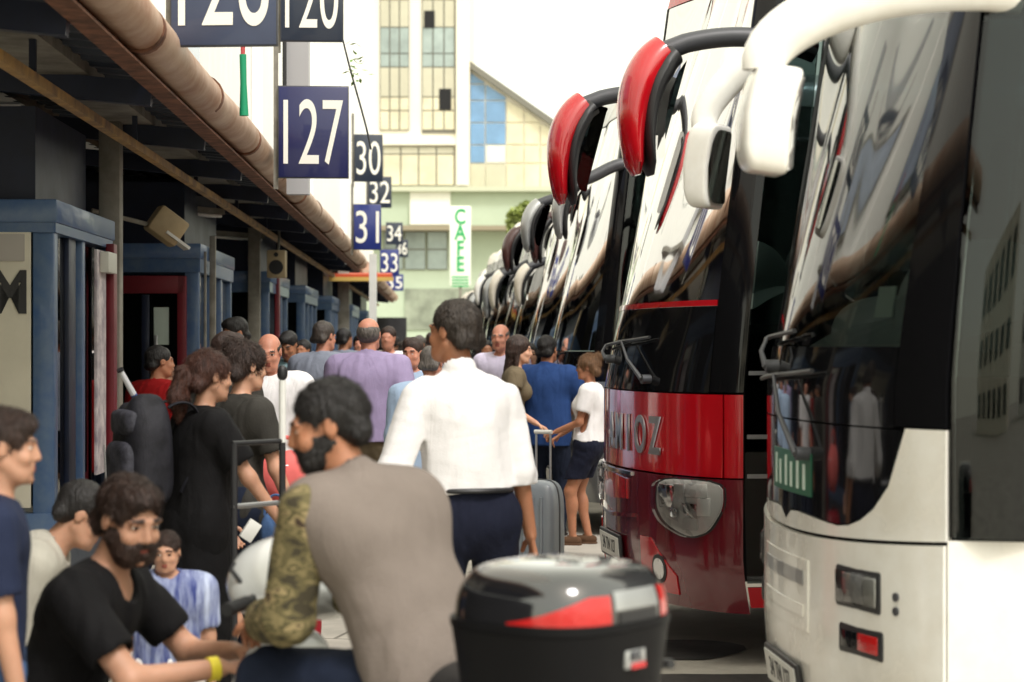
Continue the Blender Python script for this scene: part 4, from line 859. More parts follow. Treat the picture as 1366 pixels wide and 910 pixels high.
def camo():
    m = bpy.data.materials.new('camo_cloth'); m.use_nodes = True; n = m.node_tree.nodes; l = m.node_tree.links; p = n['Principled BSDF']; t = n.new('ShaderNodeTexCoord')
    mp = n.new('ShaderNodeMapping'); mp.inputs['Scale'].default_value = (1, 1, 2.2); l.new(t.outputs['Object'], mp.inputs['Vector'])
    z = n.new('ShaderNodeTexNoise'); z.inputs['Scale'].default_value = 11; z.inputs['Detail'].default_value = 3.5; l.new(mp.outputs[0], z.inputs['Vector'])
    r = n.new('ShaderNodeValToRGB'); r.color_ramp.interpolation = 'CONSTANT'; e = r.color_ramp.elements; e[0].position = 0; e[0].color = lin(60, 54, 38); e[1].position = .42; e[1].color = lin(96, 88, 58)
    for q, c in ((.49, (128, 116, 80)), (.54, (84, 78, 50)), (.59, (150, 134, 96)), (.66, (66, 52, 40))): x = e.new(q); x.color = lin(*c)
    l.new(z.outputs['Fac'], r.inputs['Fac']); l.new(r.outputs['Color'], p.inputs['Base Color']); p.inputs['Roughness'].default_value = .9; return m
M_CAMO = wrinkle(camo())

def strands(o, n, ln, wd, Rh, hc, seed=1, amp=.35):
    """adds fine locks that follow the hair surface and break its outline"""
    me = o.data; m = len(me.polygons); C = np.zeros(m*3); N = np.zeros(m*3); me.polygons.foreach_get('center', C); me.polygons.foreach_get('normal', N); C = C.reshape(-1, 3); N = N.reshape(-1, 3)
    rg = np.random.RandomState(seed); I = rg.randint(0, m, n); c = C[I]+rg.normal(0, .002, (n, 3)); nn = N[I]
    crown = np.array(hc)+Rh @ np.array([.01, -.05, .12]); f = c-crown; f += rg.normal(0, .03, (n, 3)); f -= nn*np.sum(f*nn, 1)[:, None]; f /= np.linalg.norm(f, axis=1)[:, None]+1e-6
    s_ = np.cross(nn, f); L = (ln*(.5+rg.rand(n)))[:, None]; w_ = wd*(.6+.8*rg.rand(n))[:, None]
    lift = amp*rg.rand(n)[:, None]
    p0 = c; p1 = c+f*L*.5+nn*L*.5*lift; p2 = c+f*L+nn*L*lift*.7+s_*L*rg.normal(0, .2, (n, 1))
    V = np.stack([p0-s_*w_, p0+s_*w_, p1-s_*w_, p1+s_*w_, p2], 1).reshape(-1, 3)
    v0 = len(me.vertices); l0 = len(me.loops)
    oldv = np.zeros(v0*3); me.vertices.foreach_get('co', oldv); ol = np.zeros(l0, int); me.loops.foreach_get('vertex_index', ol); 
    b = v0+5*np.arange(n); q = np.stack([b, b+1, b+3, b+2], 1).ravel(); t = np.stack([b+2, b+3, b+4], 1).ravel()
    nm = bpy.data.meshes.new(me.name); nm.vertices.add(v0+5*n); nm.vertices.foreach_set('co', np.concatenate([oldv, V.ravel()]).astype(np.float32))
    vi = np.concatenate([ol, q, t]).astype(np.int32); nm.loops.add(len(vi)); nm.loops.foreach_set('vertex_index', vi)
    st = np.concatenate([np.arange(0, l0, 4), l0+4*np.arange(n), l0+4*n+3*np.arange(n)]).astype(np.int32); nm.polygons.add(len(st)); nm.polygons.foreach_set('loop_start', st)
    nm.update(calc_edges=True); nm.polygons.foreach_set('use_smooth', np.ones(len(st), bool)); nm.materials.append(me.materials[0]); nm.update(); o.data = nm
def person(label, at, phi, H=1.75, pz=None, lean=4, twist=0, side=0, head=(0, 0), rh=None, lh=None, rf=None, lf=None, rel=(.25, -1, -.2), lel=(-.25, -1, -.2), build=1.0, fem=False, skin='mid',
           hair='short', haircol='black', beard=0, top=None, bottom=None, h=.009, vest=None, eyes=True, shoes=True, shoecol=None, seat=False, name='person', collar=False, grip=.35, group=None, sh_drop=0, belly=0, legs=True, soft=False):
    """at = ground point (x, y); phi = heading clockwise from +y; targets are in the figure's own frame, metres at 1.75 m"""
    k = H/1.75; root = empty(name, (at[0], at[1], 0), -R(phi), label, 'person', group); root.scale = (k, k, k); h = h/k
    pz = .93 if pz is None else pz/k
    L = R(lean); up = rotm('Y', R(side)) @ np.array([0, math.sin(L), math.cos(L)]); fwd = np.array([0, math.cos(L), -math.sin(L)])
    Tw = rotm('Z', R(twist)); xs = Tw @ np.array([1., 0, 0]); fw = Tw @ fwd
    pel = np.array([0, 0, pz]); b = build; V = lambda *a: np.array(a, float)
    ab = pel+up*.16; ch = pel+up*.34; nk = pel+up*.535
    sw = (.165 if fem else .188)*min(b, 1.12); sh = [ch+up*.135+xs*s_*sw+V(0, 0, -sh_drop) for s_ in (1, -1)]
    hy, hp = head; Rh = rotm('Z', -R(hy)) @ rotm('X', R(hp)); hx, hf, hu = Rh[:, 0], Rh[:, 1], Rh[:, 2]
    hc = nk+up*.055+V(0, .02, .02)*1+hu*.085+hf*.012
    hip = [pel+V(s_*.09, 0, -.03) for s_ in (1, -1)]
    rf = V(.10, .02, .08) if rf is None else V(*rf); lf = V(-.10, -.02, .08) if lf is None else V(*lf)
    kn = []; an = []
    for hj, f_, s_ in ((hip[0], rf, 1), (hip[1], lf, -1)):
        q, t = ik(hj, f_, .43, .42, V(s_*.25, 1, .1)); kn.append(q); an.append(t)
    rh = V(.27, .06, .80) if rh is None else V(*rh); lh = V(-.27, .06, .80) if lh is None else V(*lh)
    el = []; wr = []
    for sj, t, hint in ((sh[0], rh, rel), (sh[1], lh, lel)):
        q, t2 = ik(sj, t, .285, .255, hint); el.append(q); wr.append(t2)
    pts = np.array([pel, ch, hc, *sh, *el, *wr, *kn, *an, hc+hu*.14]); lo = pts.min(0)-.26; hi = pts.max(0)+.26; lo[2] = max(lo[2]+.1, -.02); hi[2] -= .08
    if not legs: lo[2] = pz-.2
    # ---- skin
    F = Field(lo, hi, h)
    fl = (fw, .68)
    def torso(G, o, kk=.05, full=True):
        hipr = .165 if fem else .15
        G.cap(pel+xs*-.06, pel+xs*.06, hipr*b*.78+o, k=kk, flat=(fw, .82)); G.cap(pel-up*.02, ab, hipr*b+o, (.125 if fem else .14)*b+o, kk, flat=fl)
        G.cap(ab, ch+up*.02, (.125 if fem else .142)*b+o, (.135 if fem else .158)*b+o, kk, flat=fl)
        G.cap(ch+up*.08+xs*-(sw-.075), ch+up*.08+xs*(sw-.075), .088*b+o, k=kk, flat=(fw, .95))
        G.cap(sh[0]-xs*.03, sh[1]+xs*.03, .052*b+o, k=kk)
        G.cap(nk-up*.035, nk-up*.085+xs*.1, .042+o, .045+o, kk); G.cap(nk-up*.035, nk-up*.085-xs*.1, .042+o, .045+o, kk)
        if belly: G.ell(ab+fw*.05*b+up*.02, (.13*b+o, (.09+belly)+o, .15), None, kk)
        if fem:
            for s_ in (1, -1): G.ell(ch+up*.0+xs*s_*.07+fw*.085, (.062+o, .06+o, .065+o), None, .04)
    torso(F, 0)
    F.cap(nk-up*.05, nk+(hc-nk)*.6, .056*(.9 if fem else 1.0), .052*(.88 if fem else 1), .03)
    def arm(G, i, o=0, t0=0, t1=1.0, k1=.03):
        r0, r1, r2 = (.044, .036, .026) if not fem else (.040, .032, .023); r0, r1, r2 = [r*(.6+.4*b) for r in (r0, r1, r2)]
        G.cap(sh[i], el[i], r0+.006+o, r1+o, k1)
        if t1 > 1: e = el[i]+(wr[i]-el[i])*min(1, t1-1); G.cap(el[i], e, r1+.002+o, (r1+(r2-r1)*min(1, t1-1))+o, k1)
    for i in (0, 1):
        arm(F, i, 0, 0, 2.0)
        if True:
            F.cap(hip[i], kn[i], .082*b, .052*b, .04); F.cap(kn[i]+V(0, 0, 0), an[i]+V(0, 0, .02), .052*b, .034, .03); c_ = kn[i]+(an[i]-kn[i])*.3; dv_ = an[i]-kn[i]; bk = np.cross(dv_, V(1, 0, 0)); bk = bk/np.linalg.norm(bk); bk = bk if bk[1] < 0 else -bk
            F.ell(c_+bk*.018, (.045*b, .045*b, .09), None, .03)
            F.cap(an[i]+V(0, -.02, -.02), an[i]+V(0, .13, -.05), .032, .026, .02)
        # hand: palm, four fingers, thumb
        d = wr[i]-el[i]; d = d/np.linalg.norm(d); s_ = 1 if i == 0 else -1
        ph_ = V(-s_, 0, 0); n_ = ph_-d*(ph_@d)
        if abs(d[2]) < .6: n_ = V(0, 0, -1)-d*(d@V(0, 0, -1))
        n_ = n_/np.linalg.norm(n_); w_ = np.cross(n_, d)*s_; w_ = w_/np.linalg.norm(w_)        # towards the thumb side
        if w_ @ V(0, 1, .3) < 0 and abs(d[2]) > .6: w_ = -w_
        F.cap(wr[i]+d*.01, wr[i]+d*.085, .026, .036, .015, flat=(n_, .45))
        for q in range(4):
            b0 = wr[i]+d*.085+w_*(.027-.018*q); ln = (.036, .041, .038, .029)[q]; c1 = R(25+grip*60); c2 = R(45+grip*110)
            d1 = d*math.cos(c1)+n_*math.sin(c1); d2 = d*math.cos(c2)+n_*math.sin(c2); b1_ = b0+d1*ln
            F.cap(b0-d*.01, b1_, .0092, .0084, .004); F.cap(b1_, b1_+d2*ln*.85, .0084, .0072, .003)
        t0 = wr[i]+d*.025+w_*.022; t1_ = t0+(d*.5+w_*.75+n_*.35)*.040; F.cap(t0, t1_, .013, .0105, .01); F.cap(t1_, t1_+(d*.85+n_*.45+w_*.1)*.034, .0105, .009, .004)
    # head
    T = lambda x, y, z: hc+hx*x+hf*y+hu*z
    fs = .93 if (fem or soft) else 1.0
    F.ell(T(0, -.018, .032), (.074, .093, .082), Rh, .01); F.ell(T(0, .028, -.030), (.058*fs, .064, .080), Rh, .03)
    F.cap(T(-.028*fs, .052, -.082), T(.028*fs, .052, -.082), .026*fs, k=.03); F.cap(T(-.052*fs, -.0, -.045), T(-.028*fs, .055, -.088), .018, .016, .02); F.cap(T(.052*fs, -.0, -.045), T(.028*fs, .055, -.088), .018, .016, .02)
    F.ell(T(0, .078, -.098), (.018, .014, .014), Rh, .015)
    for s_ in (1, -1):
        F.ell(T(s_*.031, .098, .004), (.018, .016, .012), Rh, .012, 'd'); F.ell(T(s_*.031, .073, .004), (.0135, .0125, .0115), Rh, .003)
        F.ell(T(s_*.040, .062, -.030), (.02, .02, .018), Rh, .02)
        F.cap(T(s_*.012, .087, .024), T(s_*.048, .076, .022), .008, .007, .012)
        F.ell(T(s_*.076, -.006, -.002), (.008, .018, .030), Rh, .006); F.ell(T(s_*.086, .0, .0), (.005, .010, .018), Rh, .004, 'd')
    F.cap(T(0, .086, .012), T(0, .101, -.028), .0085, .0115, .012); F.ell(T(.011, .092, -.033), (.008, .009, .007), Rh, .006); F.ell(T(-.011, .092, -.033), (.008, .009, .007), Rh, .006)
    F.cap(T(-.016, .088, -.055), T(.016, .088, -.055), .0065, k=.006); F.cap(T(-.014, .087, -.068), T(.014, .087, -.068), .0075, k=.006); F.cap(T(-.02, .1, -.0615), T(.02, .1, -.0615), .0035, k=.004, mode='d')
    HR = Rh
    def pick(C):
        q = (C-hc) @ HR; x, y, z = np.abs(q[:, 0]), q[:, 1], q[:, 2]; r = np.zeros(len(C), int)
        if eyes:
            r[(x < .018) & (y > .078) & (z > -.076) & (z < -.05)] = 1
            e = np.sqrt((x-.031)**2+((z-.004)*2.9)**2); r[(e < .0125) & (y > .07)] = 2; r[(np.hypot(x-.031, (z-.004)*2.2) < .0085) & (y > .07)] = 3
            r[(x > .014) & (x < .05) & (y > .062) & (z > .020) & (z < .030-.1*(x-.03))] = 4
        return r
    F.mesh('body', [SKIN[skin], M_LIP, M_EYEW, M_EYED, HAIR[haircol]], root, pick)
    # ---- hair
    if hair:
        G = Field(hc-.30, hc+.22, max(h*.8, .0055))
        if hair != 'bald':
            vol = {'short': .006, 'crop': .003, 'thick': .007, 'pony': .007, 'bun': .009, 'long': .013}.get(hair, .01)
            G.ell(T(0, -.020, .036), (.076+vol, .093+vol, .083+vol), Rh, .0)
            if hair in ('thick',): G.ell(T(0, .04, .078), (.055, .05, .035), Rh, .03)
            G.cap(T(-.045, -.075, -.03), T(.045, -.075, -.03), .03+vol*.5, k=.03)
            if hair == 'long':
                G.cap(T(0, -.06, .0), T(0, -.085, -.2), .072, .06, .04, flat=(hf, .7))
                for s_ in (1, -1): G.cap(T(s_*.07, -.02, .03), T(s_*.075, -.02, -.17), .026, .022, .03)
            if hair == 'pony':
                G.cap(T(0, -.10, .03), T(0, -.135, .01), .022, .03, .02); G.cap(T(0, -.135, .01), T(0, -.15, -.10), .036, .045, .02); G.cap(T(0, -.15, -.10), T(0, -.13, -.21), .045, .02, .02)
            if hair == 'bun': G.ell(T(0, -.085, .095), (.042, .042, .038), Rh, .015)
            G.noise(.0022, 170 if hair != 'short' else 210, 3, (1, 1, .4)); G.noise(.003, 60, 4)
            hl = .070 if hair != 'long' else .066
            G.ell(T(0, .098, -.022), (.068, .062, hl+.012), Rh, .008, 'd'); G.ell(T(0, .055, -.075), (.073, .075, .07), Rh, .008, 'd')
            if hair != 'long':
                for s_ in (1, -1): G.ell(T(s_*.082, .012, -.022), (.022, .036, .044), Rh, .006, 'd')
                G.plane(T(0, 0, -.20 if hair == 'pony' else -.082), -hu)
        else:
            G.ell(T(0, -.022, .018), (.080, .097, .080), Rh, .0); G.noise(.003, 160, 3); G.ell(T(0, .012, .10), (.085, .115, .078), Rh, .008, 'd'); G.ell(T(0, .09, -.02), (.08, .085, .11), Rh, .006, 'd')
            for s_ in (1, -1): G.ell(T(s_*.082, .012, -.02), (.022, .034, .042), Rh, .006, 'd')
            G.plane(T(0, 0, -.06), -hu)
        ho = G.mesh('hair', [HAIR[haircol]], root)
        if ho and h*k < .0086: strands(ho, 9000 if hair != 'bald' else 3000, {'short': .012, 'crop': .008, 'thick': .017, 'bald': .008}.get(hair, .035), .0010, Rh, hc, 1, .28 if hair != 'thick' else .38)
    if beard:
        G = Field(hc-.17, hc+.15, max(h*.8, .0055)); o = .002+.0035*beard
        G.ell(T(0, .030, -.034), (.060*fs+o, .066+o, .080+o), Rh, .03); G.cap(T(-.028, .052, -.084), T(.028, .052, -.084), .028+o, k=.03)
        for s_ in (1, -1): G.cap(T(s_*.052, 0, -.042), T(s_*.028, .055, -.088), .020+o, .018+o, .02)
        G.noise(.0025, 220, 5); G.ell(T(0, .07, .022), (.075, .10, .062), Rh, .006, 'd'); G.ell(T(0, .105, -.0615), (.017, .03, .007), Rh, .003, 'd'); G.ell(T(0, -.06, -.02), (.1, .062, .12), Rh, .004, 'd')
        G.ell(T(.038, .085, -.028), (.016, .03, .018), Rh, .004, 'd'); G.ell(T(-.038, .085, -.028), (.016, .03, .018), Rh, .004, 'd')
        ho = G.mesh('beard', [HAIR[haircol]], root)
        if ho: strands(ho, 4000, .007, .0007, Rh, hc, 2, .35)
    # ---- trousers / skirt
    if bottom and legs:
        bt = dict(kind='trousers', off=.014, col=None); bt.update(bottom); o = bt['off']; G = Field(lo, hi, h*1.1)
        hipr = (.165 if fem else .15)*b
        G.cap(pel+xs*-.06, pel+xs*.06, hipr*.80+o, k=.04, flat=(fw, .84)); G.cap(pel+up*.0, pel+up*bt.get('waist', .10), hipr+o, (.145)*b+o, .04, flat=fl)
        if bt['kind'] in ('trousers', 'shorts'):
            for i in (0, 1):
                e = 1.0 if bt['kind'] == 'trousers' else 0
                G.cap(hip[i], kn[i], .088*b+o, .058*b+o*(1.3), .04)
                if e: G.cap(kn[i], an[i]+V(0, 0, .01), .058*b+o*1.3, .046*b+o*1.2, .02)
            if bt['kind'] == 'shorts': G.noise(.004, 30, 8)
        else:
            ln = bt.get('len', .4); G.cap(pel, pel+V(0, 0, -ln), hipr+o+.01, hipr+o+bt.get('flare', .05), .03, flat=(fw, .78))
        G.noise(.0055, 34, 11, (1, 1, .6)); (None if seat else G.plane(pel+up*(bt.get('waist', .10)+.02), up))
        if bt['kind'] == 'shorts': G.plane(V(0, 0, kn[0][2]+bt.get('cut', .06)), V(0, 0, -1))
        if bt['kind'] == 'skirt': G.plane(V(0, 0, pel[2]-bt.get('len', .4)), V(0, 0, -1))
        if bt['kind'] == 'trousers' and not seat: G.plane(V(0, 0, .055), V(0, 0, -1))
        G.mesh({'trousers': 'trousers', 'shorts': 'shorts', 'skirt': 'skirt'}[bt['kind']], [bt['col']], root)
    # ---- shirt
    def shirt(tp, nm, seed):
        t = dict(off=.016, sleeve=.55, hem=-.02, col=None, loose=0, neck=.072, fold=.006, fr=26); t.update(tp); o = t['off']; G = Field(lo, hi, h)
        torso(G, o)
        if t['loose']: G.cap(ch-up*.02, pel+up*t['hem'], .155*b+o+t['loose']*.4, .155*b+o+t['loose'], .06, flat=(fw, .72))
        if t['sleeve'] > 0:
            for i in (0, 1):
                ro = o+t.get('sl_loose', .010); r0, r1, r2 = (.050, .036, .028)
                if t['sleeve'] <= 1: e = sh[i]+(el[i]-sh[i])*t['sleeve']; G.cap(sh[i], e, r0*b+ro*.7, (r0+(r1-r0)*t['sleeve'])*b+ro, .035)
                else:
                    G.cap(sh[i], el[i], r0*b+ro*.7, r1*b+ro, .014); e = el[i]+(wr[i]-el[i])*(t['sleeve']-1); G.cap(el[i], e, r1*b+ro, (r1+(r2-r1)*(t['sleeve']-1))*b+ro*.9, .02)
        G.noise(t['fold']*.85, t['fr'], seed, (1.2, 1.2, .38)); G.noise(t['fold']*.12, t['fr']*2.2, seed+7, (.6, .6, 1.1))
        if t['sleeve'] <= 1 and t['sleeve'] > 0:
            for i in (0, 1):
                e = sh[i]+(el[i]-sh[i])*t['sleeve']; dd = (el[i]-sh[i])/np.linalg.norm(el[i]-sh[i])
                lo_, hi_ = np.minimum(e, el[i]+dd*.1)-.1, np.maximum(e, el[i]+dd*.1)+.1
                G.cap(e+dd*.075, e+dd*.16, .078, .078, 0, 'd')
        if t['sleeve'] == 0:
            for i in (0, 1): dd = (el[i]-sh[i])/np.linalg.norm(el[i]-sh[i]); G.ell(sh[i]+dd*.07+xs*(1 if i == 0 else -1)*.075, (.06, .075, .09), None, .01, 'd')
        G.plane(pel+up*t['hem'], -up); G.ell(nk+up*.03+fw*(.02+t.get('vneck', 0)*.02), (t['neck'], t['neck']+t.get('vneck', 0)*.03, .06+.03*t.get('vneck', 0)), None, .004, 'd')
        if t.get('collar'):
            G.cap(nk-up*.02-fw*.01, nk+up*.018-fw*.012, .068, .064, .01); G.cap(nk-up*.05, nk+up*.09, .056, .056, .0, 'd'); G.ell(nk+fw*.085+up*.02, (.028, .05, .05), None, .005, 'd')
        return G.mesh(nm, [t['col']], root)
    if top: shirt(top, top.get('name', 'shirt'), 2)
    if vest: shirt(vest, vest.get('name', 'vest'), 5)
    # ---- shoes
    if shoes and legs and not seat:
        for i in (0, 1):
            m = MB(); a = an[i]; c = V(a[0]*1.03, a[1]+.05, .045); m.sell(c, (.048, .135, .042), 2.6, None, 20, 10, lambda p: Vector((p.x*(1-.6*max(0, -p.y)), p.y, p.z*(1.15 if p.y < 0 else .85)))); m.cur = 0
            m.sell((c[0], c[1]+.002, .012), (.051, .14, .014), 4, None, 20, 8); m.build('shoe', shoecol or cloth('shoe', (40, 36, 34), rough=.6), root)
    root['_j'] = 0; del root['_j']
    return root, dict(hc=hc, wr=wr, el=el, sh=sh, pel=pel, ch=ch, up=up, fw=fw, xs=xs, kn=kn, an=an, k=k, T=T)
def gp(px, d): return ((px-683)/FPX*d, d)
C_WHITE = cloth('white', (238, 236, 236), var=.05); C_BLACK = cloth('black', (13, 12, 14), var=.2); C_NAVYT = cloth('navy_trouser', (22, 26, 44)); C_DENIM = cloth('denim', (72, 100, 142), var=.35, vscale=7)
C_DDENIM = cloth('dark_denim', (26, 34, 52), var=.3); C_GREY = cloth('grey_shirt', (132, 138, 152)); C_PURPLE = cloth('purple_shirt', (156, 142, 176)); C_LBLUE = cloth('light_blue', (164, 186, 212), var=.08)
C_RED = cloth('red', (150, 18, 20)); C_CHAR = cloth('charcoal', (58, 56, 52)); C_NAVYP = cloth('navy_polo', (34, 62, 112)); C_TAUPE = cloth('taupe_vest', (122, 112, 105), var=.12, bump=.35); C_KHAKI = cloth('khaki', (110, 98, 78)); C_BOY = cloth('boy_polo', (30, 38, 62), var=.2); C_PALE = cloth('pale_grey', (176, 172, 160)); C_LIL = cloth('lilac', (208, 200, 222)); C_TEALS = cloth('pale_teal', (142, 176, 184))
C_JER = cloth('jersey', (30, 44, 112), dirt=lin(186, 196, 220), vscale=3.2, stretch=(5, 1, .6))
# --- man in the vest on the scooter
px0 = W(584, 0, 5.12).x
vm, J = person('seated man in a taupe vest over a camouflage shirt, dark beard, back to the viewer', (px0, 5.12), -46, 1.76, pz=.75, lean=21, side=-14, twist=0, head=(-50, -12), rh=(.10, .50, .90), lh=(-.20, .46, .86), lel=(-.35, -.5, -1), rel=(.4, -.5, -1),
    rf=(.22, .42, .2), lf=(-.40, .36, .34), build=1.0, skin='tan', hair='short', haircol='black', beard=.1, h=.0062, seat=True, grip=.7,
    top=dict(col=M_CAMO, sleeve=1.85, off=.016, sl_loose=.014, fold=.006, hem=-.05), vest=dict(col=C_TAUPE, sleeve=0, off=.038, hem=-.10, collar=1, fold=.008, fr=15, neck=.07, name='vest'), bottom=dict(col=C_DDENIM, off=.018))
# --- man in white shirt
wx = W(630, 0, 7.65).x
wm, JW = person('tall man in a bright white shirt and navy trousers walking away with rolled sleeves', (wx, 7.65), -16, 1.78, lean=2, side=-5, head=(-38, 0), rh=(.25, .06, .83), lh=(-.30, .22, 1.0), sh_drop=.035, build=.88, skin='tan', hair='short', haircol='mixed', h=.0065,
    top=dict(col=C_WHITE, sleeve=1.15, off=.018, sl_loose=.016, fold=.010, fr=20, loose=.004, hem=.09, collar=1), bottom=dict(col=C_NAVYT, off=.018))
# --- black tee woman with backpack
bx_ = W(262, 0, 8.35).x
bw, JB = person('woman in a black tee and long black skirt with a ponytail and a backpack', (bx_, 8.35), 58, 1.58, lean=3, head=(0, -4), rh=(.30, .36, .86), lh=(-.20, .26, .84), rel=(.5, -1, 0), build=1.04, fem=True, skin='mid', hair='pony', haircol='auburn', h=.0075,
    top=dict(col=C_BLACK, sleeve=.62, off=.018, sl_loose=.018, hem=-.12, loose=.01), bottom=dict(kind='skirt', col=C_BLACK, len=.72, flare=.06))
# --- charcoal tee woman
w2, J2 = person('woman in a charcoal tee with dark pinned up hair beside the woman in black', gp(312, 8.95), 48, 1.62, lean=3, head=(6, -6), rh=(.27, .20, .82), lh=(-.2, .25, .9), build=1.1, fem=True, skin='fair', hair='bun', haircol='brown', h=.0078,
    top=dict(col=C_CHAR, sleeve=.6, off=.016, hem=-.1), bottom=dict(col=C_DDENIM, off=.015))
# --- red top person
person('person in a red top standing at the kiosk door, face hidden', gp(203, 13.2), 38, 1.60, lean=4, head=(25, 0), build=1.15, skin='tan', hair='short', haircol='black', h=.010, top=dict(col=C_RED, sleeve=1.7, off=.022, loose=.02, hem=-.1), bottom=dict(col=C_DDENIM))
person('grey haired person in dark clothes behind the red top, by the kiosk door', gp(206, 14.6), 60, 1.52, lean=4, head=(15, 0), build=1.1, skin='fair', hair='short', haircol='grey', h=.012, top=dict(col=C_CHAR, sleeve=1.8, off=.022, hem=-.1), bottom=dict(col=C_DDENIM))
# --- bald man in white tee
person('balding man in a white tee facing the viewer behind the luggage trolley', gp(362, 12.4), -170, 1.68, lean=2, twist=0, head=(-10, -14), rh=(.2, .22, 1.0), lh=(-.24, .14, .9), build=1.2, skin='red', hair='bald', haircol='mixed', h=.009, top=dict(col=C_WHITE, sleeve=.9, off=.02, sl_loose=.02, loose=.01, hem=-.08), bottom=dict(col=C_DDENIM))
person('tall man with black hair in dark clothes at the kiosk corner', gp(322, 15.4), 200, 1.82, head=(30, -10), skin='tan', haircol='black', h=.011, hair='thick', top=dict(col=C_BLACK, sleeve=1.8, hem=-.05), bottom=dict(col=C_DDENIM))
person('dark haired person just behind the pinned up hair', gp(298, 11.4), 20, 1.68, head=(35, 0), skin='tan', haircol='brown', h=.011, hair='thick', fem=True, top=dict(col=C_CHAR, sleeve=1.8, hem=-.05), bottom=dict(col=C_BLACK))
person('young man in a pale teal tee looking down at his phone', gp(392, 18.0), 196, 1.74, lean=6, head=(0, -28), rh=(.08, .32, 1.18), lh=(-.12, .26, 1.1), skin='tan', haircol='black', hair='thick', h=.011, top=dict(col=C_TEALS, sleeve=.6, hem=-.06), bottom=dict(col=C_DDENIM))
person('man in a grey shirt seen from behind, thinning dark hair', gp(425, 16.2), 22, 1.80, lean=5, head=(14, -6), build=1.16, skin='red', haircol='mixed', hair='short', h=.010, top=dict(col=C_GREY, sleeve=1.7, off=.022, loose=.02, hem=-.06), bottom=dict(col=C_NAVYT))
person('man in a lilac purple shirt with cropped greying hair, back to the viewer', gp(490, 14.0), 8, 1.80, lean=3, head=(2, 4), build=1.22, skin='red', haircol='grey', hair='bald', h=.009, rh=(.3, .1, .95), top=dict(col=C_PURPLE, sleeve=1.2, off=.022, sl_loose=.022, loose=.025, hem=-.04, collar=1), bottom=dict(col=C_KHAKI))
person('man in a light blue shirt half hidden by the white shirt, facing the viewer', gp(553, 15.0), 190, 1.66, lean=2, head=(8, -6), build=1.2, skin='red', haircol='brown', hair='short', h=.010, top=dict(col=C_LBLUE, sleeve=1.6, off=.022, sl_loose=.02, loose=.02, hem=-.04), bottom=dict(col=C_KHAKI))
person('person in a pale blue shirt with back turned beside the white shirt', gp(572, 12.6), 6, 1.60, lean=6, head=(10, -10), build=1.2, skin='red', haircol='grey', hair='crop', h=.010, top=dict(col=C_LBLUE, sleeve=1.2, off=.022, loose=.03, hem=-.06), bottom=dict(col=C_NAVYT))
# right-hand group
person('bald man behind the long haired woman, by the coach doors', gp(672, 18.4), 205, 1.80, head=(-8, -4), build=1.1, skin='red', haircol='grey', hair='bald', h=.011, top=dict(col=C_LIL, sleeve=.8, hem=-.05), bottom=dict(col=C_DDENIM))
person('long dark haired woman in profile between the white shirt and the navy polo', gp(681, 16.4), 85, 1.68, head=(4, -6), fem=True, skin='fair', haircol='brown', hair='long', h=.009, rh=(.22, .2, 1.0), top=dict(col=C_KHAKI, sleeve=.3, hem=-.08), bottom=dict(col=C_DDENIM))
person('person in a lilac tee behind the navy polo', gp(706, 19.5), 175, 1.62, skin='mid', haircol='black', h=.012, top=dict(col=C_LIL, sleeve=.6), bottom=dict(col=C_DDENIM))
person('man in a navy polo and jeans seen from behind with one elbow bent', gp(728, 16.6), 18, 1.68, lean=2, head=(8, 0), rh=(.16, .28, 1.08), rel=(1, -.5, -.3), lh=(-.27, .1, .82), build=1.16, skin='tan', haircol='black', hair='short', h=.0085, top=dict(col=C_NAVYP, sleeve=.75, off=.02, sl_loose=.02, loose=.012, hem=-.14, collar=1), bottom=dict(col=C_DDENIM, off=.016))
gw, JG = person('girl in a white tee, navy shorts and glasses standing by the red coach', gp(786, 15.9), -76, 1.53, lean=-2, head=(-6, 0), rh=(.16, .30, 1.0), lh=(-.12, .28, 1.04), rel=(.4, -1, -.4), lel=(-.4, -1, -.3), rf=(.09, .03, .08), lf=(-.07, .14, .08), build=1.05, fem=True, skin='tan', haircol='light', hair='bun', h=.0075, shoecol=cloth('sandal', (90, 66, 48)),
    top=dict(col=C_WHITE, sleeve=.55, off=.016, hem=.02, loose=.006), bottom=dict(kind='shorts', col=C_NAVYT, off=.02, cut=.12, waist=.02))
gm_ = MB(); 
for s_ in (1, -1): c = Vector(JG['T'](s_*.031, .100, .006)); gm_.tube([c+Vector((.023*math.cos(a), 0, .018*math.sin(a))) for a in [2*PI*i/14 for i in range(15)]], .003, 6)
gm_.build('glasses', M_BLACKP, gw)
# far crowd between the purple shirt and the office tower
fc = [(408, 20, C_BLACK, 'black', 200, 'short'), (505, 22, C_BLACK, 'black', 10, 'thick'), (520, 21, C_WHITE, 'brown', 190, 'short'), (545, 24, C_CHAR, 'brown', 0, 'short'), (512, 28, C_NAVYP, 'black', 20, 'thick'), (538, 30, C_BLACK, 'mixed', 0, 'short'), (560, 26, C_WHITE, 'grey', 185, 'short'), (574, 31, C_LBLUE, 'brown', 10, 'short'), (592, 34, C_RED, 'black', 180, 'long'), (526, 36, C_BLACK, 'black', 0, 'thick'), (552, 38, C_KHAKI, 'brown', 190, 'short'), (480, 25, C_CHAR, 'black', 180, 'thick'), (455, 23, C_GREY, 'black', 30, 'short'), (610, 40, C_WHITE, 'black', 0, 'short'), (566, 44, C_BLACK, 'grey', 0, 'short'), (648, 24, C_LBLUE, 'black', 170, 'short'), (640, 30, C_BLACK, 'brown', 0, 'long')]
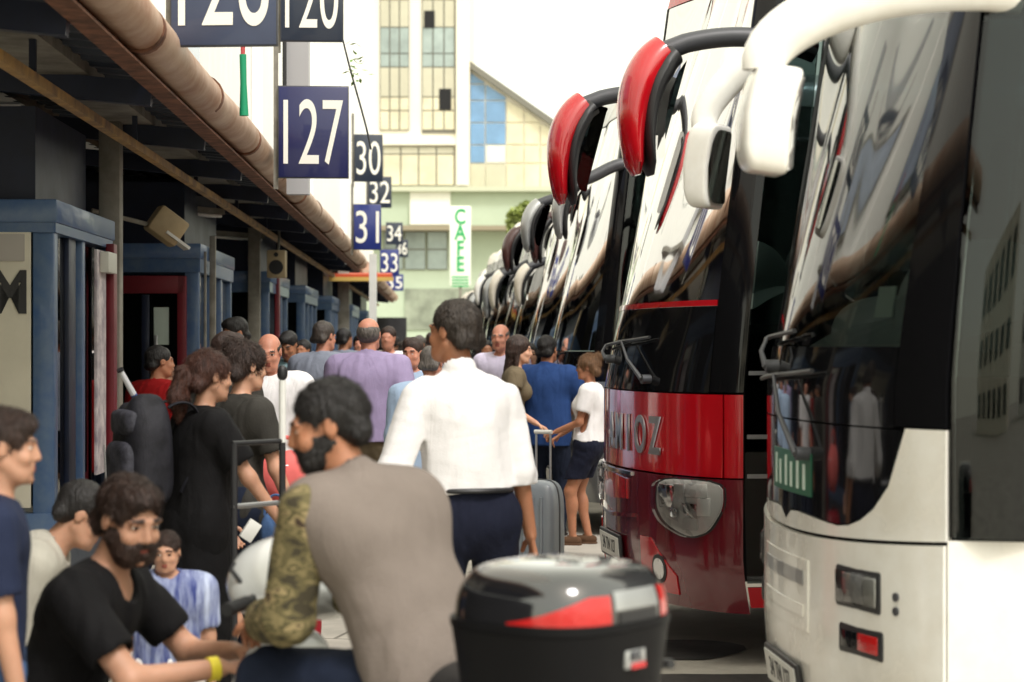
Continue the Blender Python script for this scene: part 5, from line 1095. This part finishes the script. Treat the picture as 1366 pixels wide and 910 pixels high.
names = ['in black glimpsed behind the phone watcher', 'in black with bushy hair beyond the purple shirt', 'in white facing the viewer beyond the purple shirt', 'in charcoal walking away beyond the light blue shirt', 'in navy blue far down the platform', 'in black, greying, far down the platform', 'in white with grey hair far down the platform', 'in light blue far down the platform', 'in red with long hair far down the platform', 'in black under the number boards', 'in khaki far down the platform', 'in charcoal under the orange awning', 'in grey with short black hair just past the grey shirt', 'in white by the far coaches', 'in black with grey hair at the far end of the platform', 'in light blue beyond the bald man', 'in black with long hair beyond the bald man']
for i, (px, d, c, hc_, ph, hs) in enumerate(fc):
    person('distant person '+names[i].replace(', farthest', ' farthest'), gp(px, d), ph, 1.66+.035*(i*7 % 5), skin=['tan', 'mid', 'red'][i % 3], haircol=hc_, hair=hs, h=.016, top=dict(col=c, sleeve=[.6, 1.7][i % 2], off=.022, hem=-.05), bottom=dict(col=[C_DDENIM, C_KHAKI, C_BLACK][i % 3]), eyes=False, shoes=False, group='people far down the platform', build=1.1)
# --- boy
person('boy in a navy polo and blue jeans at the frame edge looking right', gp(-18, 5.1), 74, 1.44, lean=2, head=(6, -3), rh=(.24, .10, .80), lh=(-.26, -.02, .80), skin='mid', hair='thick', haircol='brown', h=.0055, soft=True, fem=False, build=1.0, top=dict(col=C_BOY, sleeve=.7, off=.016, hem=-.04, collar=1), bottom=dict(col=C_DENIM, off=.016))
# --- seated bearded man
sx_, sy_ = gp(44, 5.7)
sm, JS = person('seated bearded man in a black tee leaning on his knees with a yellow wristband', (sx_, sy_), 100, 1.76, pz=.47, lean=25, head=(36, -16), rh=(.08, .58, .70), lh=(-.10, .56, .72), rel=(.8, -.1, -.8), lel=(-.8, -.1, -.8), rf=(.18, .48, .08), lf=(-.18, .50, .08), build=1.06, skin='mid', hair='thick', haircol='brown', beard=1.0, h=.0062, seat=True, grip=.5,
    top=dict(col=C_BLACK, sleeve=.62, off=.016, hem=-.05, vneck=1.2, neck=.07), bottom=dict(col=C_DDENIM, off=.018))
m = MB(); a = JS['wr'][0]; d_ = Vector(JS['wr'][0]-JS['el'][0]).normalized(); c = Vector(a)-d_*.02; m.tube([c-d_*.014, c+d_*.014], .034, 20); m.build('wristband', mat('yellow_band', lin(232, 214, 60), .5), sm)
# stool below him
root = empty('stool', (sx_-.02, sy_, 0), R(20), 'low plastic stool under the seated bearded man', 'stool'); MB().box((0, 0, .33), (.34, .34, .04), bev=.015).build('seat', M_BLACKP, root)
for x in (-.13, .13):
    for y in (-.13, .13): MB().tube([(x*1.15, y*1.15, 0), (x, y, .32)], [.016, .02], 8).build('leg', M_BLACKP, root)
# --- crouching person in pale jacket
person('person in a pale grey jacket bending forward behind the seated bearded man', gp(-72, 6.7), 84, 1.60, pz=.57, lean=46, head=(0, -30), rh=(.1, .5, .6), lh=(-.1, .5, .6), rf=(.12, .1, .08), lf=(-.12, -.1, .08), skin='mid', hair='short', haircol='black', h=.009, build=1.1, top=dict(col=C_PALE, sleeve=1.85, off=.024, loose=.01, hem=-.06), bottom=dict(col=C_DDENIM))
# --- toddler in football shirt
person('small child in a shiny blue football shirt standing beside the seated bearded man', gp(222, 6.6), 168, .99, lean=3, head=(10, -8), skin='mid', hair='short', haircol='brown', h=.0065, build=1.35, top=dict(col=C_JER, sleeve=.7, off=.018, hem=-.1), bottom=dict(kind='shorts', col=C_WHITE, off=.016))
# ------------------------------------------------------------------ belongings
# backpack
q = Vector(W(190, 605, 8.25)); root = empty('backpack', q, R(-58), 'black and grey backpack on the back of the woman in black', 'backpack')
M_BAG = cloth('bag_black', (34, 34, 40), rough=.6, var=.5, vscale=12); M_BAG2 = cloth('bag_grey', (60, 60, 68), rough=.6, var=.6, vscale=20)
MB().sell((0, 0, 0), (.16, .10, .23), 3.4, None, 32, 20, lambda p: Vector((p.x*(1-.25*p.z), p.y*(1-.35*p.z), p.z+.02*math.sin(p.x*30)))).build('main_body', M_BAG, root)
MB().sell((0, -.085, -.07), (.125, .045, .125), 4, None, 28, 14).build('front_pocket', M_BAG2, root); MB().sell((0, -.06, .13), (.115, .05, .055), 4, None, 24, 10).build('top_pocket', M_BAG2, root)
for s_ in (-1, 1): MB().tube(bez((s_*.08, .08, .19), (s_*.10, .16, .25), (s_*.11, .30, .2), (s_*.12, .12, -.16), 14), [(.022, .006)]*15, 8).build('strap', M_BAG, root)
MB().tube([(0, -.155, -.18+.0), (0, -.165, .04)], .004, 6).build('zip', M_ALU, root)
# umbrella sticking out of it
a, b_ = W(205, 575, 8.45), W(161, 495, 8.3); root = empty('folded_umbrella', a, 0, 'blue umbrella with a white tip poking out of the backpack', 'umbrella'); v = b_-a
MB().tube([(0, 0, 0), v*.62], .014, 10).build('canopy', mat('umb_blue', lin(60, 84, 140), .5), root); MB().tube([v*.62, v], [.014, .011], 10).build('shaft', mat('umb_white', lin(205, 205, 208), .4), root); MB().tube([v, v*1.03], .015, 10).build('tip', M_BLACKP, root)
# luggage trolley
d = 7.7; root = empty('luggage_trolley', (W(345, 0, d).x, d, 0), R(52), 'tall black luggage trolley with a white and black handle', 'trolley'); s_ = FPX/d
zf = lambda py: CAMH-(py-HOR)/s_
for x in (-.13, .13):
    m = MB(); m.tube([(x, 0, .12), (x, 0, zf(590))], .013, 10); m.build('upright', M_BLACKP, root)
MB().tube([(.13, 0, zf(592)), (.13, 0, zf(508))], .014, 10).build('handle_tube', M_PLATE, root); MB().sell((.13, 0, zf(498)), (.02, .02, .03), 2.4).build('grip', M_BLACKP, root)
for z in (zf(590), zf(673), .3): MB().tube([(-.14, 0, z), (.14, 0, z)], .010, 8).build('crossbar', M_ALU if z != zf(590) else M_BLACKP, root)
MB().box((0, -.14, .07), (.30, .28, .02)).build('foot_plate', M_BLACKP, root)
for x in (-.17, .17): MB().tube([(x-.02, .05, .08), (x+.02, .05, .08)], .08, 20).build('wheel', M_RUBBER, root)
# coral bag, red suitcase
q = W(380, 636, 9.7); C_CORAL = cloth('coral', (238, 116, 112), rough=.6, var=.1); root = empty('travel_bag', q, R(10), 'round coral pink travel bag behind the trolley', 'bag')
MB().sell((0, 0, 0), (.15, .11, .125), 2.3, None, 32, 18, lambda p: p+Vector((0, 0, .006*math.sin(p.x*50)))).build('body', C_CORAL, root); MB().tube(bez((-.08, 0, .11), (-.06, 0, .22), (.06, 0, .22), (.08, 0, .11)), .010, 8).build('handle', C_CORAL, root); MB().tube([(-.14, -.06, .05), (0, -.10, .06), (.14, -.06, .05)], .004, 6).build('zip', M_ALU, root)
q = W(376, 700, 9.7); root = empty('suitcase', (q.x, q.y, 0), R(12), 'dark red suitcase standing under the coral bag', 'suitcase')
MB().sell((0, 0, .40), (.19, .12, .34), 5, None, 36, 18).build('shell', mat('case_red', lin(150, 16, 34), .4, var=.2), root); MB().box((0, -.0, .75), (.14, .03, .02), bev=.005).build('handle', M_BLACKP, root)
for x in (-.14, .14): MB().tube([(x, -.08, .03), (x+.03, -.08, .03)], .03, 14).build('wheel', M_RUBBER, root)
# grey suitcase
d = 12.4; q = W(716, 0, d); root = empty('suitcase', (q.x, q.y, 0), R(-28), 'silver grey hard suitcase with its handle pulled up beside the white shirt', 'suitcase')
M_CASE = mat('case_grey', lin(142, 150, 158), .35, var=.1, coat=.3); zt = CAMH-(640-HOR)/(FPX/d); 
m = MB(); m.sell((0, 0, zt/2+.03), (.16, .11, zt/2-.03), 5, None, 40, 24); m.build('shell', M_CASE, root)
for x in (-.09, -.03, .03, .09): MB().tube([(x, -.113, .12), (x, -.115, zt-.1)], .010, 8).build('rib', M_CASE, root)
MB().sell((0, 0, zt/2+.03), (.165, .012, zt/2-.024), 5, None, 40, 20).build('seam', M_DGREY, root)
ht = CAMH-(577-HOR)/(FPX/d)
for x in (-.05, .05): MB().tube([(x, .09, zt-.02), (x, .09, ht)], .008, 8).build('handle_rod', M_ALU, root)
MB().tube([(-.06, .09, ht), (.06, .09, ht)], .014, 10).build('handle_grip', M_PLATE, root)
for x in (-.12, .12):
    for y in (-.07, .07): MB().tube([(x-.015, y, .03), (x+.015, y, .03)], .03, 14).build('wheel', M_RUBBER, root)
# denim bag in the hands of the two women
q = W(368, 712, 8.7); root = empty('denim_bag', q, 0, 'blue denim shoulder bag hanging low beside the two women', 'bag'); MB().sell((0, 0, 0), (.07, .05, .10), 2.4, None, 24, 14).build('body', C_DENIM, root); MB().tube(bez((-.05, 0, .08), (-.05, 0, .2), (.05, 0, .2), (.05, 0, .08)), .006, 6).build('strap', C_DENIM, root)
q = W(334, 708, 8.2); root = empty('cigarette_pack', q, R(20), 'small white packet held in the hand of the woman in black', 'packet'); MB().box((0, 0, 0), (.055, .022, .085), Matrix.Rotation(.6, 3, 'Y'), bev=.002).build('box', M_PLATE, root)
# ------------------------------------------------------------------ scooter with top case
sa = Vector((px0, 5.12, 0)); th = R(42)       # forward = 38 degrees left of +y
root = empty('scooter', sa, th, 'silver scooter under the man in the vest, black top case with red reflectors', 'scooter')
M_SCO = mat('scooter_silver', lin(212, 214, 212), .22, metal=.1, coat=.8, var=.05)
m = MB(); m.sell((0, -.02, .70), (.15, .42, .10), 2.6, None, 32, 16, lambda p: p+Vector((0, 0, .10*max(0, -p.y)))); m.build('saddle', mat('saddle_vinyl', (.015, .015, .016), .45, bump=.15), root)
m = MB(); m.sell((0, -.22, .52), (.17, .46, .17), 2.6, None, 32, 18, lambda p: Vector((p.x*(1-.35*max(0, -p.y)), p.y, p.z+.12*max(0, -p.y*1.5)))); m.build('rear_fairing', M_SCO, root)
m = MB(); m.box((0, .42, .30), (.30, .46, .07), bev=.03); m.build('floorboard', M_DGREY, root)
m = MB(); m.sell((0, .72, .52), (.17, .08, .30), 2.6, Matrix.Rotation(R(18), 3, 'X'), 32, 20); m.build('leg_shield', M_SCO, root)
# handlebar cowl rises in a broad nose with a screen
HB = (-.02, .60, .98)
m = MB(); m.sell((0, .66, .90), (.19, .17, .085), 2.3, Matrix.Rotation(R(24), 3, 'X'), 36, 18, lambda p: Vector((p.x*(1-1.2*max(0, p.y)), p.y, p.z+.05*(1-abs(p.x)*4)))); m.build('handlebar_cowl', M_SCO, root)
m = MB(); m.tube([(-.28, .52, .895), (-.14, .60, .91), (.14, .60, .91), (.28, .52, .895)], .013, 10); hb = m.build('handlebar', M_BLACKP, root)
for x in (-.27, .27): MB().tube([(x*.78, .555, .902), (x*1.12, .515, .894)], .019, 12).build('grip', M_RUBBER, hb)
for x in (-1, 1):
    st = MB().tube([(x*.16, .62, .92), (x*.19, .66, .98), (x*.18, .66, 1.0)], .007, 8).build('mirror_stalk', M_BLACKP, root)
m = MB(); m.tube([(0, .78, .91), (0, .83, .895)], [.085, .075], 28); m.build('headlight', M_CHROME, root)
m = MB(); m.tube([(-.02, .55, .985), (-.02, .565, .992)], [.055, .06], 28); m.xform(Matrix.Identity(4)); m.build('dial', M_PLATE, root)
for (y, nm) in ((.92, 'front_wheel'), (-.50, 'rear_wheel')):
    m = MB(); m.tube([(0.0+.20*0, y+.21*math.cos(a), .26+.21*math.sin(a)) for a in [2*PI*i/28 for i in range(29)]], .055, 10, cap=False); wo = m.build(nm, M_RUBBER, root); MB().tube([(-.03, y, .26), (.03, y, .26)], .15, 24).build('rim', M_ALU, wo)
for x in (-.07, .07): MB().tube([(x, .92, .26), (x, .72, .80)], .018, 8).build('fork', M_ALU, root)
m = MB(); m.sell((0, .90, .47), (.085, .2, .07), 2.5); m.build('front_mudguard', M_SCO, root)
MB().tube([(-.08, -.45, .83), (-.08, -.75, .86)], .012, 8).build('rack', M_BLACKP, root); MB().tube([(.08, -.45, .83), (.08, -.75, .86)], .012, 8).build('rack', M_BLACKP, root)
# top case (fixed to the rack)
cw = W(750, 0, 4.30); tcw = empty('top_case', (cw.x-.0, 4.42, 0), th+R(10), 'glossy black motorcycle top case with red reflectors at the very front', 'top case')
zm = CAMH-(838-HOR)/(FPX/4.3)                   # lid line
M_TC = mat('case_black', (.005, .005, .006), .5, spec=.15, bump=.05, bscale=200); M_TCL = mat('case_lid', (.010, .010, .012), .10, spec=1.0, coat=1.0)
def lidf(p):
    z = p.z; k = 1-.22*max(0, z/.2)**1.5
    return Vector((p.x*k, p.y*k, z))
def shell(a, b_, z0, z1, e, taper, n=56, nz=10, dome=0):
    V = []; F = []; sg = lambda v, p_: math.copysign(abs(v)**p_, v)
    for i in range(nz+1):
        t = i/nz; z = z0+(z1-z0)*t
        if dome: k = (1-t**2.3)**.5 if t < 1 else 0; k = .04+.96*k; z = z0+(z1-z0)*math.sin(t*PI/2)**1.0
        else: k = 1-taper*(1-t)
        for j in range(n): A = 2*PI*j/n; V.append((sg(math.cos(A), 2/e)*a*k, sg(math.sin(A), 2/e)*b_*k, z))
    for i in range(nz):
        for j in range(n): F.append((i*n+j, i*n+(j+1) % n, (i+1)*n+(j+1) % n, (i+1)*n+j))
    F.append(tuple(range(n-1, -1, -1))); F.append(tuple(nz*n+j for j in range(n))); return MB().add(V, F)
shell(.225, .205, zm-.17, zm-.004, 3.2, .10).build('base_shell', M_TC, tcw)
shell(.228, .208, zm-.002, zm+.016, 3.2, 0, nz=2).build('rim', M_TC, tcw)
shell(.222, .202, zm+.014, zm+.138, 3.0, 0, dome=1, nz=18).build('lid', M_TCL, tcw)
def arcpatch(A0, A1, zlo, zhi, off, nm, mt, par, a=.222, b_=.202, e=3.0):
    sg = lambda v, p_: math.copysign(abs(v)**p_, v); n = 18; V = []
    for i in range(n+1):
        A = R(A0+(A1-A0)*i/n); u = i/n
        for j in range(5):
            z = zlo(u)+(zhi(u)-zlo(u))*j/4; s = min(.98, max(0, math.asin(min(1, (z-zm-.014)/.124))*2/PI)); k = .04+.96*(1-s**2.3)**.5
            V.append((sg(math.cos(A), 2/e)*a*k*(1+off), sg(math.sin(A), 2/e)*b_*k*(1+off), z))
    F = [(i*5+j, (i+1)*5+j, (i+1)*5+j+1, i*5+j+1) for i in range(n) for j in range(4)]
    o = MB().add(V, F).build(nm, mt, par); return o
# angle convention: -90 is the rear face
arcpatch(-178, -104, lambda u: zm+.018, lambda u: zm+.022+.056*min(1, u*1.3), .014, 'reflector', M_REDL, tcw)
arcpatch(-72, -30, lambda u: zm+.016, lambda u: zm+.085-.02*u, .014, 'reflector', M_REDL, tcw)
arcpatch(-98, -77, lambda u: zm+.016, lambda u: zm+.04, .012, 'latch', M_BLACKP, tcw)
arcpatch(-101, -75, lambda u: zm+.045, lambda u: zm+.085, .012, 'lid_plate', M_SILVER, tcw)
lg = MB().box((.0, -.197, zm-.065), (.075, .01, .040), bev=.003).build('badge', M_SILVER, tcw); MB().box((.008, -.204, zm-.080), (.05, .004, .012)).build('badge_stripe', M_RED, lg)
text('badge_text', 'IIKK', .03, M_DGREY, lg, Matrix.Translation((-.002, -.2035, zm-.059)) @ Matrix.Rotation(R(90), 4, 'X'), .001, .8)
MB().box((.205, -.10, zm-.07), (.02, .05, .05), bev=.008).build('side_catch', M_BLACKP, tcw)
MB().box((0, .05, zm-.185), (.26, .24, .03), bev=.01).build('mount_plate', M_BLACKP, tcw)
# stitched seam across the shoulders of the vest and trouser belt of the white shirt man
def on_back(J, u, v, off):
    p = J['ch']+J['xs']*u+J['up']*v-J['fw']*off; return tuple(p)
MB().tube([on_back(JW, .16*math.sin(a), -.245, .125*math.cos(a)) for a in np.linspace(-1.5, 1.5, 15)], .010, 8).build('belt', M_BLACKP, wm)
